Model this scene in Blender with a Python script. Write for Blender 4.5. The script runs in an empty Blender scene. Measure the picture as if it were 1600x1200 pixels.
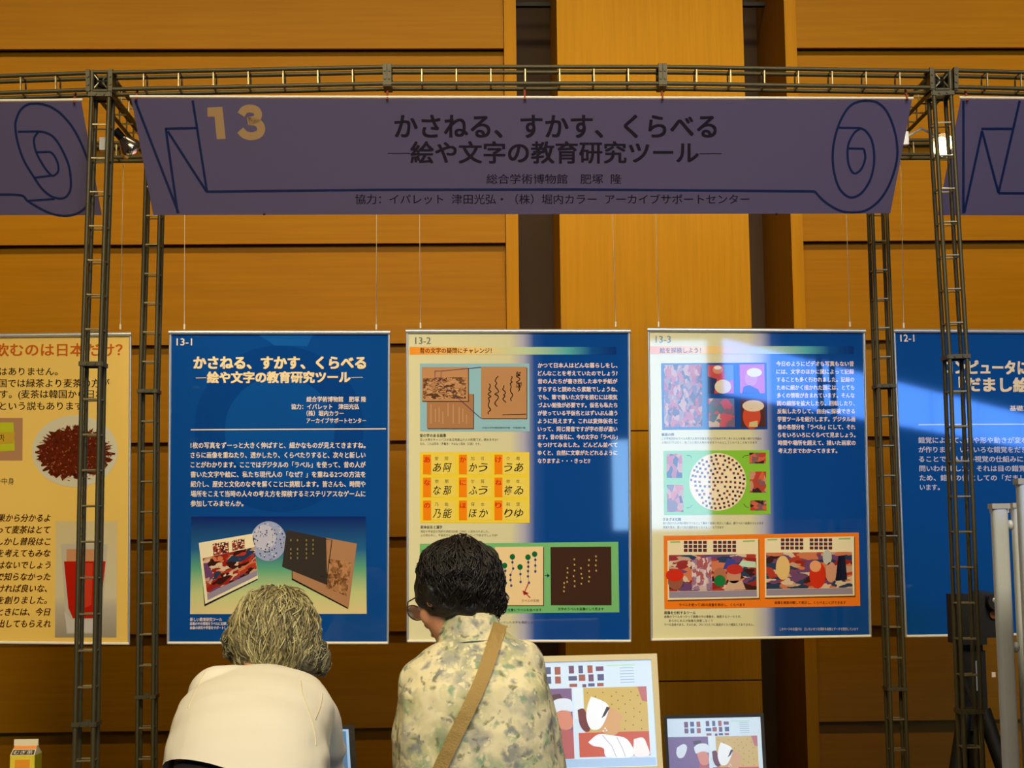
import bpy, bmesh, math, random
from mathutils import Vector, Matrix, Euler, Quaternion
random.seed(7)
scene = bpy.context.scene
COL = scene.collection

# ------------------------------------------------------------------ camera
F_PX = 2294.8
CAM = Vector((1.079, -4.1497, 1.476))
_p, _y, _r = 0.110016, 0.026, -0.01042
_f = Vector((math.sin(_y)*math.cos(_p), math.cos(_y)*math.cos(_p), math.sin(_p)))
_rt = Vector((math.cos(_y), -math.sin(_y), 0))
_up = _rt.cross(_f)
RT = math.cos(_r)*_rt + math.sin(_r)*_up
UP = -math.sin(_r)*_rt + math.cos(_r)*_up
FW = _f
cd = bpy.data.cameras.new('camera')
cam = bpy.data.objects.new('camera', cd)
COL.objects.link(cam)
cd.sensor_width = 36.0
cd.lens = F_PX*36.0/1600.0
cd.clip_start = 0.05
cam.matrix_world = Matrix(((RT.x, UP.x, -FW.x, CAM.x), (RT.y, UP.y, -FW.y, CAM.y), (RT.z, UP.z, -FW.z, CAM.z), (0, 0, 0, 1)))
scene.camera = cam

# ------------------------------------------------------------------ world, light, exposure
scene.view_settings.view_transform = 'Standard'
scene.view_settings.look = 'None'
scene.view_settings.gamma = 1.0
scene.view_settings.use_curve_mapping = False
scene.view_settings.exposure = 0.0
w = bpy.data.worlds.new('world')
scene.world = w
w.use_nodes = True
w.node_tree.nodes['Background'].inputs[0].default_value = (1.0, 0.8, 0.55, 1)
w.node_tree.nodes['Background'].inputs[1].default_value = 0.05

def area(name, loc, target, sx, sy, power, col, spread=180):
    l = bpy.data.lights.new(name, 'AREA')
    l.shape = 'RECTANGLE'; l.size = sx; l.size_y = sy
    l.energy = power; l.color = col; l.spread = math.radians(spread)
    o = bpy.data.objects.new(name, l); COL.objects.link(o)
    o.location = loc
    d = Vector(target)-Vector(loc)
    o.rotation_euler = d.to_track_quat('-Z', 'Y').to_euler()
    return o
WARM = (1.0, 0.82, 0.53)
area('wall_wash_light', (1.2, -0.5, 5.9), (1.2, 2.25, 3.2), 9.0, 0.4, 62, (1.0, 0.78, 0.38), 52)
area('hall_key_light', (1.2, -5.5, 5.2), (1.2, 0.8, 1.5), 5.0, 1.2, 68, WARM, 60)
area('ceiling_downlight', (1.2, -1.2, 5.8), (1.2, -1.0, 0), 4.5, 1.6, 14, WARM, 62)

# ------------------------------------------------------------------ helpers
def ray(px, py):
    return RT*((px-800)/F_PX)+UP*((600-py)/F_PX)+FW
def at(px, py, Y):
    d = ray(px, py)
    return CAM+d*((Y-CAM.y)/d.y)
def srgb(c):
    return tuple((v/255/12.92 if v/255 <= 0.04045 else ((v/255+0.055)/1.055)**2.4) for v in c)+(1.0,)

MC = {}
def mat(name, c, rough=0.6, metal=0.0, spec=0.5, emit=None, bump=None, lin=False, coat=0.0, var=None):
    if name in MC: return MC[name]
    m = bpy.data.materials.new(name); m.use_nodes = True
    nt = m.node_tree; b = nt.nodes['Principled BSDF']
    col = (tuple(c)+(1.0,))[:4] if lin else srgb(c)
    b.inputs['Base Color'].default_value = col
    b.inputs['Roughness'].default_value = rough
    b.inputs['Metallic'].default_value = metal
    b.inputs['Specular IOR Level'].default_value = spec
    b.inputs['Coat Weight'].default_value = coat
    if emit:
        b.inputs['Emission Color'].default_value = col
        b.inputs['Emission Strength'].default_value = emit
    tc = None
    if bump or var:
        tc = nt.nodes.new('ShaderNodeTexCoord')
        nz = nt.nodes.new('ShaderNodeTexNoise')
        nt.links.new(tc.outputs['Object'], nz.inputs['Vector'])
        nz.inputs['Scale'].default_value = (bump or var)[0]
        nz.inputs['Detail'].default_value = 4
        if bump:
            bp = nt.nodes.new('ShaderNodeBump'); bp.inputs['Strength'].default_value = bump[1]
            bp.inputs['Distance'].default_value = 0.01
            nt.links.new(nz.outputs['Fac'], bp.inputs['Height']); nt.links.new(bp.outputs['Normal'], b.inputs['Normal'])
        if var:
            rp = nt.nodes.new('ShaderNodeValToRGB')
            rp.color_ramp.elements[0].position = 0.3; rp.color_ramp.elements[1].position = 0.7
            k = var[1]
            rp.color_ramp.elements[0].color = (col[0]*(1-k), col[1]*(1-k), col[2]*(1-k), 1)
            rp.color_ramp.elements[1].color = (min(1, col[0]*(1+k)), min(1, col[1]*(1+k)), min(1, col[2]*(1+k)), 1)
            nt.links.new(nz.outputs['Fac'], rp.inputs['Fac']); nt.links.new(rp.outputs['Color'], b.inputs['Base Color'])
    MC[name] = m
    return m

def wood(name, c1, c2, axis, rough=0.45):
    if name in MC: return MC[name]
    m = bpy.data.materials.new(name); m.use_nodes = True
    nt = m.node_tree; b = nt.nodes['Principled BSDF']; b.inputs['Roughness'].default_value = rough
    b.inputs['Specular IOR Level'].default_value = 0.08
    tc = nt.nodes.new('ShaderNodeTexCoord'); mp = nt.nodes.new('ShaderNodeMapping')
    mp.inputs['Scale'].default_value = {'x': (1.2, 20, 34), 'z': (34, 20, 1.2)}[axis]
    geo = nt.nodes.new('ShaderNodeNewGeometry')
    nt.links.new(geo.outputs['Position'], mp.inputs['Vector'])
    n1 = nt.nodes.new('ShaderNodeTexNoise'); n1.inputs['Scale'].default_value = 1.6; n1.inputs['Detail'].default_value = 6; n1.inputs['Roughness'].default_value = 0.65
    nt.links.new(mp.outputs['Vector'], n1.inputs['Vector'])
    n2 = nt.nodes.new('ShaderNodeTexNoise'); n2.inputs['Scale'].default_value = 0.9; n2.inputs['Detail'].default_value = 2
    nt.links.new(geo.outputs['Position'], n2.inputs['Vector'])
    mx = nt.nodes.new('ShaderNodeMix'); mx.data_type = 'FLOAT'; mx.inputs[0].default_value = 0.35
    nt.links.new(n1.outputs['Fac'], mx.inputs[2]); nt.links.new(n2.outputs['Fac'], mx.inputs[3])
    rp = nt.nodes.new('ShaderNodeValToRGB')
    rp.color_ramp.elements[0].position = 0.33; rp.color_ramp.elements[1].position = 0.66
    rp.color_ramp.elements[0].color = srgb(c1); rp.color_ramp.elements[1].color = srgb(c2)
    nt.links.new(mx.outputs[0], rp.inputs['Fac']); nt.links.new(rp.outputs['Color'], b.inputs['Base Color'])
    bp = nt.nodes.new('ShaderNodeBump'); bp.inputs['Strength'].default_value = 0.12; bp.inputs['Distance'].default_value = 0.004
    nt.links.new(n1.outputs['Fac'], bp.inputs['Height']); nt.links.new(bp.outputs['Normal'], b.inputs['Normal'])
    MC[name] = m
    return m

class MB:
    """collects geometry for one mesh object"""
    def __init__(s): s.v = []; s.f = []; s.uv = None
    def add(s, vs, fs):
        n = len(s.v); s.v += [Vector(v) for v in vs]; s.f += [tuple(i+n for i in f) for f in fs]; return s
    def box(s, a, b, rot=None, org=None):
        x0, y0, z0 = a; x1, y1, z1 = b
        vs = [Vector(p) for p in ((x0,y0,z0),(x1,y0,z0),(x1,y1,z0),(x0,y1,z0),(x0,y0,z1),(x1,y0,z1),(x1,y1,z1),(x0,y1,z1))]
        if rot is not None:
            vs = [rot @ v for v in vs]
        if org is not None: vs = [v+Vector(org) for v in vs]
        return s.add(vs, [(0,3,2,1),(4,5,6,7),(0,1,5,4),(1,2,6,5),(2,3,7,6),(3,0,4,7)])
    def tube(s, pts, r, n=8, closed=False, caps=True):
        pts = [Vector(p) for p in pts]; rr = r if isinstance(r, (list, tuple)) else [r]*len(pts)
        N = len(pts); base = len(s.v); prev = None
        for i, p in enumerate(pts):
            if closed: t = (pts[(i+1) % N]-pts[i-1])
            else: t = pts[min(i+1, N-1)]-pts[max(i-1, 0)]
            t.normalize()
            if prev is None:
                a = Vector((0, 0, 1)) if abs(t.z) < 0.9 else Vector((1, 0, 0))
                u = t.cross(a).normalized()
            else:
                u = (prev-t*prev.dot(t)).normalized()
            prev = u; v = t.cross(u)
            for k in range(n):
                a = 2*math.pi*k/n+math.pi/n
                s.v.append(p+(u*math.cos(a)+v*math.sin(a))*rr[i])
        M = N if closed else N-1
        for i in range(M):
            for k in range(n):
                a = base+i*n+k; b = base+i*n+(k+1) % n; c = base+((i+1) % N)*n+(k+1) % n; d = base+((i+1) % N)*n+k
                s.f.append((a, b, c, d))
        if caps and not closed:
            for q, rev in ((0, True), (N-1, False)):
                b2 = len(s.v); s.v += [s.v[base+q*n+k].copy() for k in range(n)]
                f_ = tuple(b2+k for k in range(n)); s.f.append(f_[::-1] if rev else f_)
        return s
    def loft(s, rings, caps=True):
        """rings: lists of equal count of points"""
        base = len(s.v); n = len(rings[0])
        for r in rings: s.v += [Vector(p) for p in r]
        for i in range(len(rings)-1):
            for k in range(n):
                s.f.append((base+i*n+k, base+i*n+(k+1) % n, base+(i+1)*n+(k+1) % n, base+(i+1)*n+k))
        if caps:
            s.f.append(tuple(base+k for k in range(n))[::-1]); s.f.append(tuple(base+(len(rings)-1)*n+k for k in range(n)))
        return s
    def ell(s, c, r, R=None, nu=16, nv=10):
        base = len(s.v); c = Vector(c); R = R or Matrix.Identity(3)
        s.v.append(c+R @ Vector((0, 0, r[2])))
        for j in range(1, nv):
            t = math.pi*j/nv
            for k in range(nu):
                a = 2*math.pi*k/nu
                s.v.append(c+R @ Vector((r[0]*math.sin(t)*math.cos(a), r[1]*math.sin(t)*math.sin(a), r[2]*math.cos(t))))
        s.v.append(c+R @ Vector((0, 0, -r[2])))
        last = len(s.v)-1
        for k in range(nu):
            s.f.append((base, base+1+k, base+1+(k+1) % nu))
            for j in range(nv-2):
                a = base+1+j*nu
                s.f.append((a+k, a+nu+k, a+nu+(k+1) % nu, a+(k+1) % nu))
            a = base+1+(nv-2)*nu
            s.f.append((a+k, last, a+(k+1) % nu))
        return s
    def cap(s, p0, r0, p1, r1, n=14):
        p0 = Vector(p0); p1 = Vector(p1)
        s.tube([p0, p1], [r0, r1], n); s.ell(p0, (r0,)*3, nu=n, nv=8); s.ell(p1, (r1,)*3, nu=n, nv=8)
        return s
    def mesh(s, name):
        me = bpy.data.meshes.new(name); me.from_pydata([tuple(v) for v in s.v], [], s.f); me.update(); return me
    def build(s, name, m, parent=None, loc=None, smooth=False, me=None):
        me = me or s.mesh(name)
        if m is not None and not me.materials: me.materials.append(m)
        if smooth:
            for p in me.polygons: p.use_smooth = True
        o = bpy.data.objects.new(name, me); COL.objects.link(o)
        if parent: o.parent = parent
        if loc is not None: o.location = loc
        return o

def tag(o, label, cat, group=None):
    o['label'] = label; o['category'] = cat
    if group: o['group'] = group
    return o
def struct(o, label=None):
    o['kind'] = 'structure'
    if label: o['label'] = label
    return o
def thing(name, label, cat, loc=(0, 0, 0), group=None):
    o = bpy.data.objects.new(name, None); COL.objects.link(o); o.location = loc; o.empty_display_size = 0.1
    return tag(o, label, cat, group)
def recenter(mb, loc):
    L = Vector(loc); mb.v = [v-L for v in mb.v]; return mb
def share(me, name, parent, loc, rot=None):
    o = bpy.data.objects.new(name, me); COL.objects.link(o); o.parent = parent; o.location = loc
    if rot: o.rotation_euler = rot
    return o

# ------------------------------------------------------------------ materials
M_PANEL = wood('panel_veneer', (142, 94, 0), (160, 108, 0), 'x')
M_COLW = wood('column_veneer', (172, 120, 8), (192, 136, 14), 'z')
M_TRIM = wood('trim_veneer', (164, 112, 4), (182, 126, 8), 'z')
M_DARK = mat('recess_dark', (70, 48, 30), 0.7, var=(3, 0.2))
M_TRUSS = mat('bronze_paint', (74, 69, 44), 0.5, 0.3, bump=(60, 0.1))
M_TRUSSR = mat('rung_toplit', (150, 138, 100), 0.35, 0.6, bump=(60, 0.1))  # rungs and braces kept pale: light from above put into their colour
M_BLACK = mat('black_plastic', (11, 11, 10), 0.6, bump=(120, 0.1))
M_ALU = mat('satin_aluminium', (205, 208, 206), 0.3, 0.6, bump=(90, 0.03))
M_WHITE = mat('white_rail', (235, 228, 205), 0.35, bump=(90, 0.03))
M_WIRE = mat('steel_wire', (235, 225, 190), 0.4, 0.2, bump=(90, 0.05))

# ------------------------------------------------------------------ room shell
YW = 2.25
WALLX0, WALLX1 = -4.2, 9.0
fl = MB().box((-6, -20, -0.1), (12, 4.0, 0)).build('floor', mat('floor_carpet', (52, 36, 24), 0.9, bump=(200, 0.4), var=(12, 0.15)))
struct(fl)
ce = MB().box((-6, -20, 6.0), (12, 4.0, 6.1)).build('ceiling', mat('ceiling_plaster', (200, 180, 140), 0.9, bump=(40, 0.1)))
struct(ce)
PLASTER = mat('wall_plaster', (150, 112, 60), 0.85, bump=(30, 0.1))
struct(MB().box((-6.1, -20, 0), (-6, 4.0, 6)).build('wall_left', PLASTER))
struct(MB().box((12, -20, 0), (12.1, 4.0, 6)).build('wall_right', PLASTER))
# wall behind the visitors: straight stretch with a tall window, then an oblique stretch with a window band
CX, CY = 3.42, -8.5
wf = MB()
wf.box((-6, CY-0.2, 0), (2.40, CY, 6)); wf.box((2.40, CY-0.2, 0), (CX, CY, 1.6)); wf.box((2.40, CY-0.2, 3.5), (CX, CY, 6))
struct(wf.build('wall_front', PLASTER))
OD = Vector((0.62, -0.87, 0)).normalized(); ON = Vector((-OD.y, OD.x, 0))
LEN = 12.6
def ob(t, z, d=0.0):
    return Vector((CX, CY, z))+OD*t+ON*d
wo = MB()
for z0, z1 in ((0, 2.9), (3.5, 6)):
    wo.add([ob(0, z0), ob(LEN, z0), ob(LEN, z0, .2), ob(0, z0, .2), ob(0, z1), ob(LEN, z1), ob(LEN, z1, .2), ob(0, z1, .2)],
           [(0,3,2,1),(4,5,6,7),(0,1,5,4),(1,2,6,5),(2,3,7,6),(3,0,4,7)])
struct(wo.build('wall_oblique', PLASTER))
M_DAY = mat('daylight_glass', (0.30, 0.60, 1.0), 0.3, lin=True, emit=17.0)
M_DAY2 = mat('daylight_glass_high', (0.10, 0.30, 1.0), 0.3, lin=True, emit=24.0)
M_MULL = mat('window_frame_paint', (60, 56, 50), 0.5, bump=(50, 0.1))
wn = bpy.data.objects.new('window_1', None); COL.objects.link(wn); struct(wn)
for a, b, z_ in ((2.42, 2.60, 2.5), (2.66, 3.38, 3.48)):
    MB().box((a, CY-0.12, 1.62), (b, CY-0.1, z_)).build('pane', M_DAY, wn)
fr = MB()
for a, b in ((2.40, 2.42), (2.60, 2.66), (3.38, CX)): fr.box((a, CY-0.14, 1.6), (b, CY-0.04, 3.5))
fr.box((2.4, CY-0.14, 1.6), (CX, CY-0.04, 1.62)); fr.box((2.4, CY-0.14, 2.5), (2.62, CY-0.04, 3.5)); fr.box((2.4, CY-0.14, 3.48), (CX, CY-0.04, 3.5))
fr.build('window_frame', M_MULL, wn)
wn = bpy.data.objects.new('window_2', None); COL.objects.link(wn); struct(wn)
for i in range(6):
    a, b = i*LEN/6+0.03, (i+1)*LEN/6-0.0
    MB().add([ob(a, 2.92, .1), ob(b, 2.92, .1), ob(b, 3.48, .1), ob(a, 3.48, .1)], [(3, 2, 1, 0)]).build('pane', M_DAY2, wn)
mf = MB()
for z0, z1 in ((2.9, 2.92), (3.48, 3.5)):
    mf.add([ob(0, z0, .05), ob(LEN, z0, .05), ob(LEN, z0, .15), ob(0, z0, .15), ob(0, z1, .05), ob(LEN, z1, .05), ob(LEN, z1, .15), ob(0, z1, .15)],
           [(0,3,2,1),(4,5,6,7),(0,1,5,4),(1,2,6,5),(2,3,7,6),(3,0,4,7)])
mf.build('window_frame', M_MULL, wn)

# panelled wall: overlapping boards, the lower edge of each one proud of the board below
def zat(px, py, Y): return at(px, py, Y).z
seams = [(400, 76), (400, 228.5), (400, 381), (400, 538), (400, 690), (400, 841), (400, 989), (400, 1140)]
zs = [zat(x, y, YW) for x, y in seams]
pitch = (zs[1]-zs[-1])/6
zl = [zs[0]+pitch*k for k in (3, 2, 1)]+zs+[zs[-1]-pitch*k for k in (1, 2)]
zl = [z for z in zl if z > 0.02]+[0.0]
xL = at(789, 300, YW).x; xLt = at(809, 300, YW).x
xRt = at(1233, 300, YW).x; xR = at(1252, 300, YW).x
wall = MB().box((WALLX0-2, YW+0.10, 0), (xL, YW+0.2, 6)).build('wall_back', M_DARK)
struct(wall)
MB().box((xR, YW+0.10, 0), (12, YW+0.2, 6)).build('wall_backing', M_DARK, wall)
zl = [6.0]+[z for z in zl if z < 5.7]
for (xa, xb, dz) in ((WALLX0-1.8, xL, 0.0), (xR, 11.9, 0.0)):
    for i in range(len(zl)-1):
        zt, zb = zl[i], zl[i+1]
        g = 0.002
        mb = MB()
        yt, yb = YW+0.034, YW
        mb.add([(xa, yb, zb), (xb, yb, zb), (xb, yb+.02, zb+.0), (xa, yb+.02, zb+.0),
                (xa, yt, zt-g), (xb, yt, zt-g), (xb, yt+.02, zt-g), (xa, yt+.02, zt-g)],
               [(0,3,2,1),(4,5,6,7),(0,1,5,4),(1,2,6,5),(2,3,7,6),(3,0,4,7)])
        mb.build('wood_panel', M_PANEL, wall)
# vertical trims beside the recesses
struct(MB().box((xL+.002, YW-0.015, 0), (xLt, YW+0.62, 6)).build('trim_1', M_TRIM), 'pale wooden trim left of the recess beside the column')
struct(MB().box((xRt, YW-0.015, 0), (xR-.002, YW+0.62, 6)).build('trim_2', M_TRIM), 'pale wooden trim right of the recess beside the column')
# recess back
rb = MB().box((xLt-.02, YW+0.62, 0), (xRt+.02, YW+0.7, 6)).build('wall_recess', M_DARK); struct(rb)
rb2 = MB().box((xLt, YW+0.40, zat(840, 9, YW+.4)), (xRt, YW+0.43, zat(840, 3, YW+.4))).build('trim_3', M_BLACK); struct(rb2, 'dark horizontal bar across the recess near the top')
# column made of stacked veneered sections
YC = YW-0.06
c0, c1 = at(873, 250, YC).x, at(1167, 250, YC).x
colm = thing('column', 'broad wood-veneered square column standing between two dark recesses', 'column', (0, 0, 0))
cz = [zat(1000, 673, YC)+k*(zat(1000, 673, YC)-zat(1000, 1065, YC)) for k in range(-2, 4)]
cz = [0.0]+[z for z in cz if 0.1 < z < 5.8]+[6.0]
MB().box((c0+.01, YC+.01, 0), (c1-.01, YC+0.55, 6)).build('core', M_DARK, colm)
for a, b in zip(cz[:-1], cz[1:]):
    mb = MB().box((c0, YC, a+.003), (c1, YC+0.56, b-.003))
    mb.build('veneer_section', M_COLW, colm)

# ------------------------------------------------------------------ truss frame
S = 0.05
frame = thing('truss_frame', 'dark bronze ladder truss frame of posts and beams carrying the banners', 'truss frame', (0, 0, 0))
ch_cache = {}
def ring_mesh():
    mb = MB(); h = S/2; r = 0.006; pts = []
    for cx, cy, a0 in ((h-r, h-r, 0), (-h+r, h-r, 90), (-h+r, -h+r, 180), (h-r, -h+r, 270)):
        for k in range(3):
            a = math.radians(a0+45*k); pts.append((cx+r*math.cos(a), cy+r*math.sin(a), 0))
    mb.tube(pts, 0.0028, 5, closed=True)
    me = mb.mesh('stirrup'); me.materials.append(M_TRUSSR)
    return me
RING = ring_mesh()
def plate_mesh():
    mb = MB(); h = S/2+0.006
    for sx in (-1, 1):
        mb.box((-h, sx*h-.003, -.006), (h, sx*h+.003, .006)); mb.box((sx*h-.003, -h, -.006), (sx*h+.003, h, .006))
    mb.box((-h, -h, -.0015), (h, h, .0015))
    for x in (-.012, .012):
        mb.tube([(x, -h-.006, 0), (x, -h+.004, 0)], .004, 6)
    me = mb.mesh('joint_plate'); me.materials.append(M_TRUSS); return me
PLATE = plate_mesh()
def truss(p0, p1, name, rungs, plates, label=None):
    """ladder truss from p0 to p1; rungs and plates are fractions along it"""
    p0 = Vector(p0); p1 = Vector(p1); d = p1-p0; L = d.length
    o = bpy.data.objects.new(name, None); COL.objects.link(o); o.parent = frame; o.location = p0
    if label: o['label'] = label
    z = d.normalized()
    yref = Vector((0, 1, 0)) if abs(z.y) < 0.9 else Vector((0, 0, 1))
    x = yref.cross(z).normalized(); y = z.cross(x)
    o.rotation_mode = 'QUATERNION'
    o.rotation_quaternion = Matrix(((x.x, y.x, z.x), (x.y, y.y, z.y), (x.z, y.z, z.z))).to_quaternion()
    for sx in (-1, 1):
        for sy in (-1, 1):
            MB().tube([(sx*S/2, sy*S/2, 0), (sx*S/2, sy*S/2, L)], 0.0062, 8).build('chord', M_TRUSS, o, smooth=True)
    for t in rungs: share(RING, 'stirrup', o, (0, 0, t*L))
    for t in plates: share(PLATE, 'joint_plate', o, (0, 0, t*L))
    return o
# measured joints of the four posts (pixel x, pixel y) at top node / upper joint / lower joint
POSTS = {'fl': (0.0, [(157, 142), (142.3, 568.5), (131.5, 1132)], 8.0), 'fr': (0.0, [(1472, 140), (1497.5, 557), (1519, 1112)], 7.95),
         'rl': (0.727, [(240, 247), (230.5, 611), (227, 1089)], 8.0), 'rr': (0.727, [(1371, 243), (1384.5, 603), (1402, 1076.5)], 8.0)}
NODE = {}
for k, (Y, pts, lv) in POSTS.items():
    P = [at(x, y, Y)+Vector((0, S/2, 0)) for x, y in pts]
    for q in P: q.y = Y+S/2
    NODE[k] = P[0]
    lab = {'fl': 'front left post', 'fr': 'front right post', 'rl': 'rear left post, farther and thinner looking', 'rr': 'rear right post, farther and thinner looking'}[k]
    truss(P[1], P[0], 'truss_post', [i/8 for i in range(1, 8)], [0.0, 0.985])
    truss(P[2], P[1], 'truss_post', [i/10 for i in range(1, 10)], [0.0])
    base = P[2].copy(); base.x = P[2].x+(P[2].x-P[1].x)*0.9; base.z = 0.012
    n = P[2].z/0.1
    o = truss(base, P[2], 'truss_post', [1-i/n for i in range(1, int(n))], [])
    MB().box((-.09, -.09, -.012), (.09, .09, 0)).build('base_plate', M_TRUSS, o)
def node(P, name='corner_node'):
    # the box at the head of a post: four short uprights, top and bottom frames, dark gussets and cross braces
    h = S/2; H = .056
    o = bpy.data.objects.new(name, None); COL.objects.link(o); o.parent = frame; o.location = P
    mb = MB()
    for sx in (-1, 1):
        for sy in (-1, 1): mb.tube([(sx*h, sy*h, 0), (sx*h, sy*h, H)], .0075, 8)
    for z in (0, H):
        for s_ in (-1, 1):
            mb.tube([(-h, s_*h, z), (h, s_*h, z)], .006, 6); mb.tube([(s_*h, -h, z), (s_*h, h, z)], .006, 6)
    mb.build('cage', M_TRUSS, o, smooth=True)
    g = MB()
    for sx in (-1, 1):
        g.box((sx*h-.002, -h, .008), (sx*h+.002, h, H-.008))
    g.box((-h, h-.002, .008), (h, h+.002, H-.008)); g.ell((0, 0, H/2), (.013, .013, .013), nu=8, nv=6)
    g.build('gusset', M_BLACK, o)
    b = MB()
    for a, c in (((-h, 0), (-.006, H/2-.004)), ((h, 0), (.006, H/2-.004)), ((-h, H), (-.006, H/2+.004)), ((h, H), (.006, H/2+.004))):
        b.tube([(a[0], -h, a[1]), (c[0], -h, c[1])], .0022, 5)
    b.build('cross_brace', M_TRUSSR, o)
    return o
for k in NODE: node(NODE[k])
zt = S/2+.003
# front beam in modules; pixel row of the top chord at each joint
bj = [at(x, y, 0.0)+Vector((0, S/2, -S/2)) for x, y in ((170, 113.5), (605, 104.5), (1035, 104.5), (1458, 111))]
for q in bj: q.y = S/2
for a, b in zip(bj[:-1], bj[1:]):
    n = 8
    truss(a, b, 'truss_beam', [(i+.0)/n for i in range(1, n)], [0.008, 0.992])
dx = (at(1035, 104, 0).x-at(605, 104, 0).x)
La = at(142, 114, 0)+Vector((0, S/2, -S/2)); La.y = S/2
Lb = at(0, 119, 0)+Vector((0, S/2, -S/2)); Lb.y = S/2
Ld = La+(Lb-La).normalized()*dx
truss(Ld, La, 'truss_beam', [i/8 for i in range(1, 8)], [0.008, 0.992])
Ra = at(1489, 110, 0)+Vector((0, S/2, -S/2)); Ra.y = S/2
Rb = at(1600, 113, 0)+Vector((0, S/2, -S/2)); Rb.y = S/2
truss(Ra, Ra+(Rb-Ra).normalized()*dx, 'truss_beam', [i/8 for i in range(1, 8)], [0.008, 0.992])
for kf, kr in (('fl', 'rl'), ('fr', 'rr')):
    a = NODE[kf]+Vector((0, S/2, zt)); b = NODE[kr]+Vector((0, -S/2, zt))
    truss(a, b, 'truss_beam', [i/7 for i in range(1, 7)], [0.01, 0.99])
a = NODE['rl']+Vector((S/2, 0, zt)); b = NODE['rr']+Vector((-S/2, 0, zt))
for i in range(3):
    p, q = a.lerp(b, i/3), a.lerp(b, (i+1)/3)
    truss(p, q, 'truss_beam', [j/8 for j in range(1, 8)], [0.008, 0.992])
a2 = NODE['rl']+Vector((-S/2, 0, zt)); truss(a2-Vector((dx, 0, 0)), a2, 'truss_beam', [j/8 for j in range(1, 8)], [0.008, 0.992])
b2 = NODE['rr']+Vector((S/2, 0, zt)); truss(b2, b2+Vector((dx, 0, 0)), 'truss_beam', [j/8 for j in range(1, 8)], [0.008, 0.992])

# ------------------------------------------------------------------ printed sheets
def make_font():
    cu = bpy.data.curves.new('glyphs', 'FONT'); ob_ = bpy.data.objects.new('glyphs', cu); COL.objects.link(ob_)
    return cu, ob_
FCU, FOB = make_font()
def glyph_mesh(s, bold=0.0, res=3, shear=0.0):
    FCU.body = s; FCU.size = 1.0; FCU.offset = bold; FCU.resolution_u = res; FCU.shear = shear
    FCU.fill_mode = 'FRONT'
    dg = bpy.context.evaluated_depsgraph_get(); dg.update()
    me = bpy.data.meshes.new_from_object(FOB.evaluated_get(dg))
    vs = [(v.co.x, v.co.y) for v in me.vertices]; fs = [tuple(p.vertices) for p in me.polygons]
    bpy.data.meshes.remove(me)
    return vs, fs
_v, _ = glyph_mesh('国')
KY0, KY1 = min(v[1] for v in _v), max(v[1] for v in _v)

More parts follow.
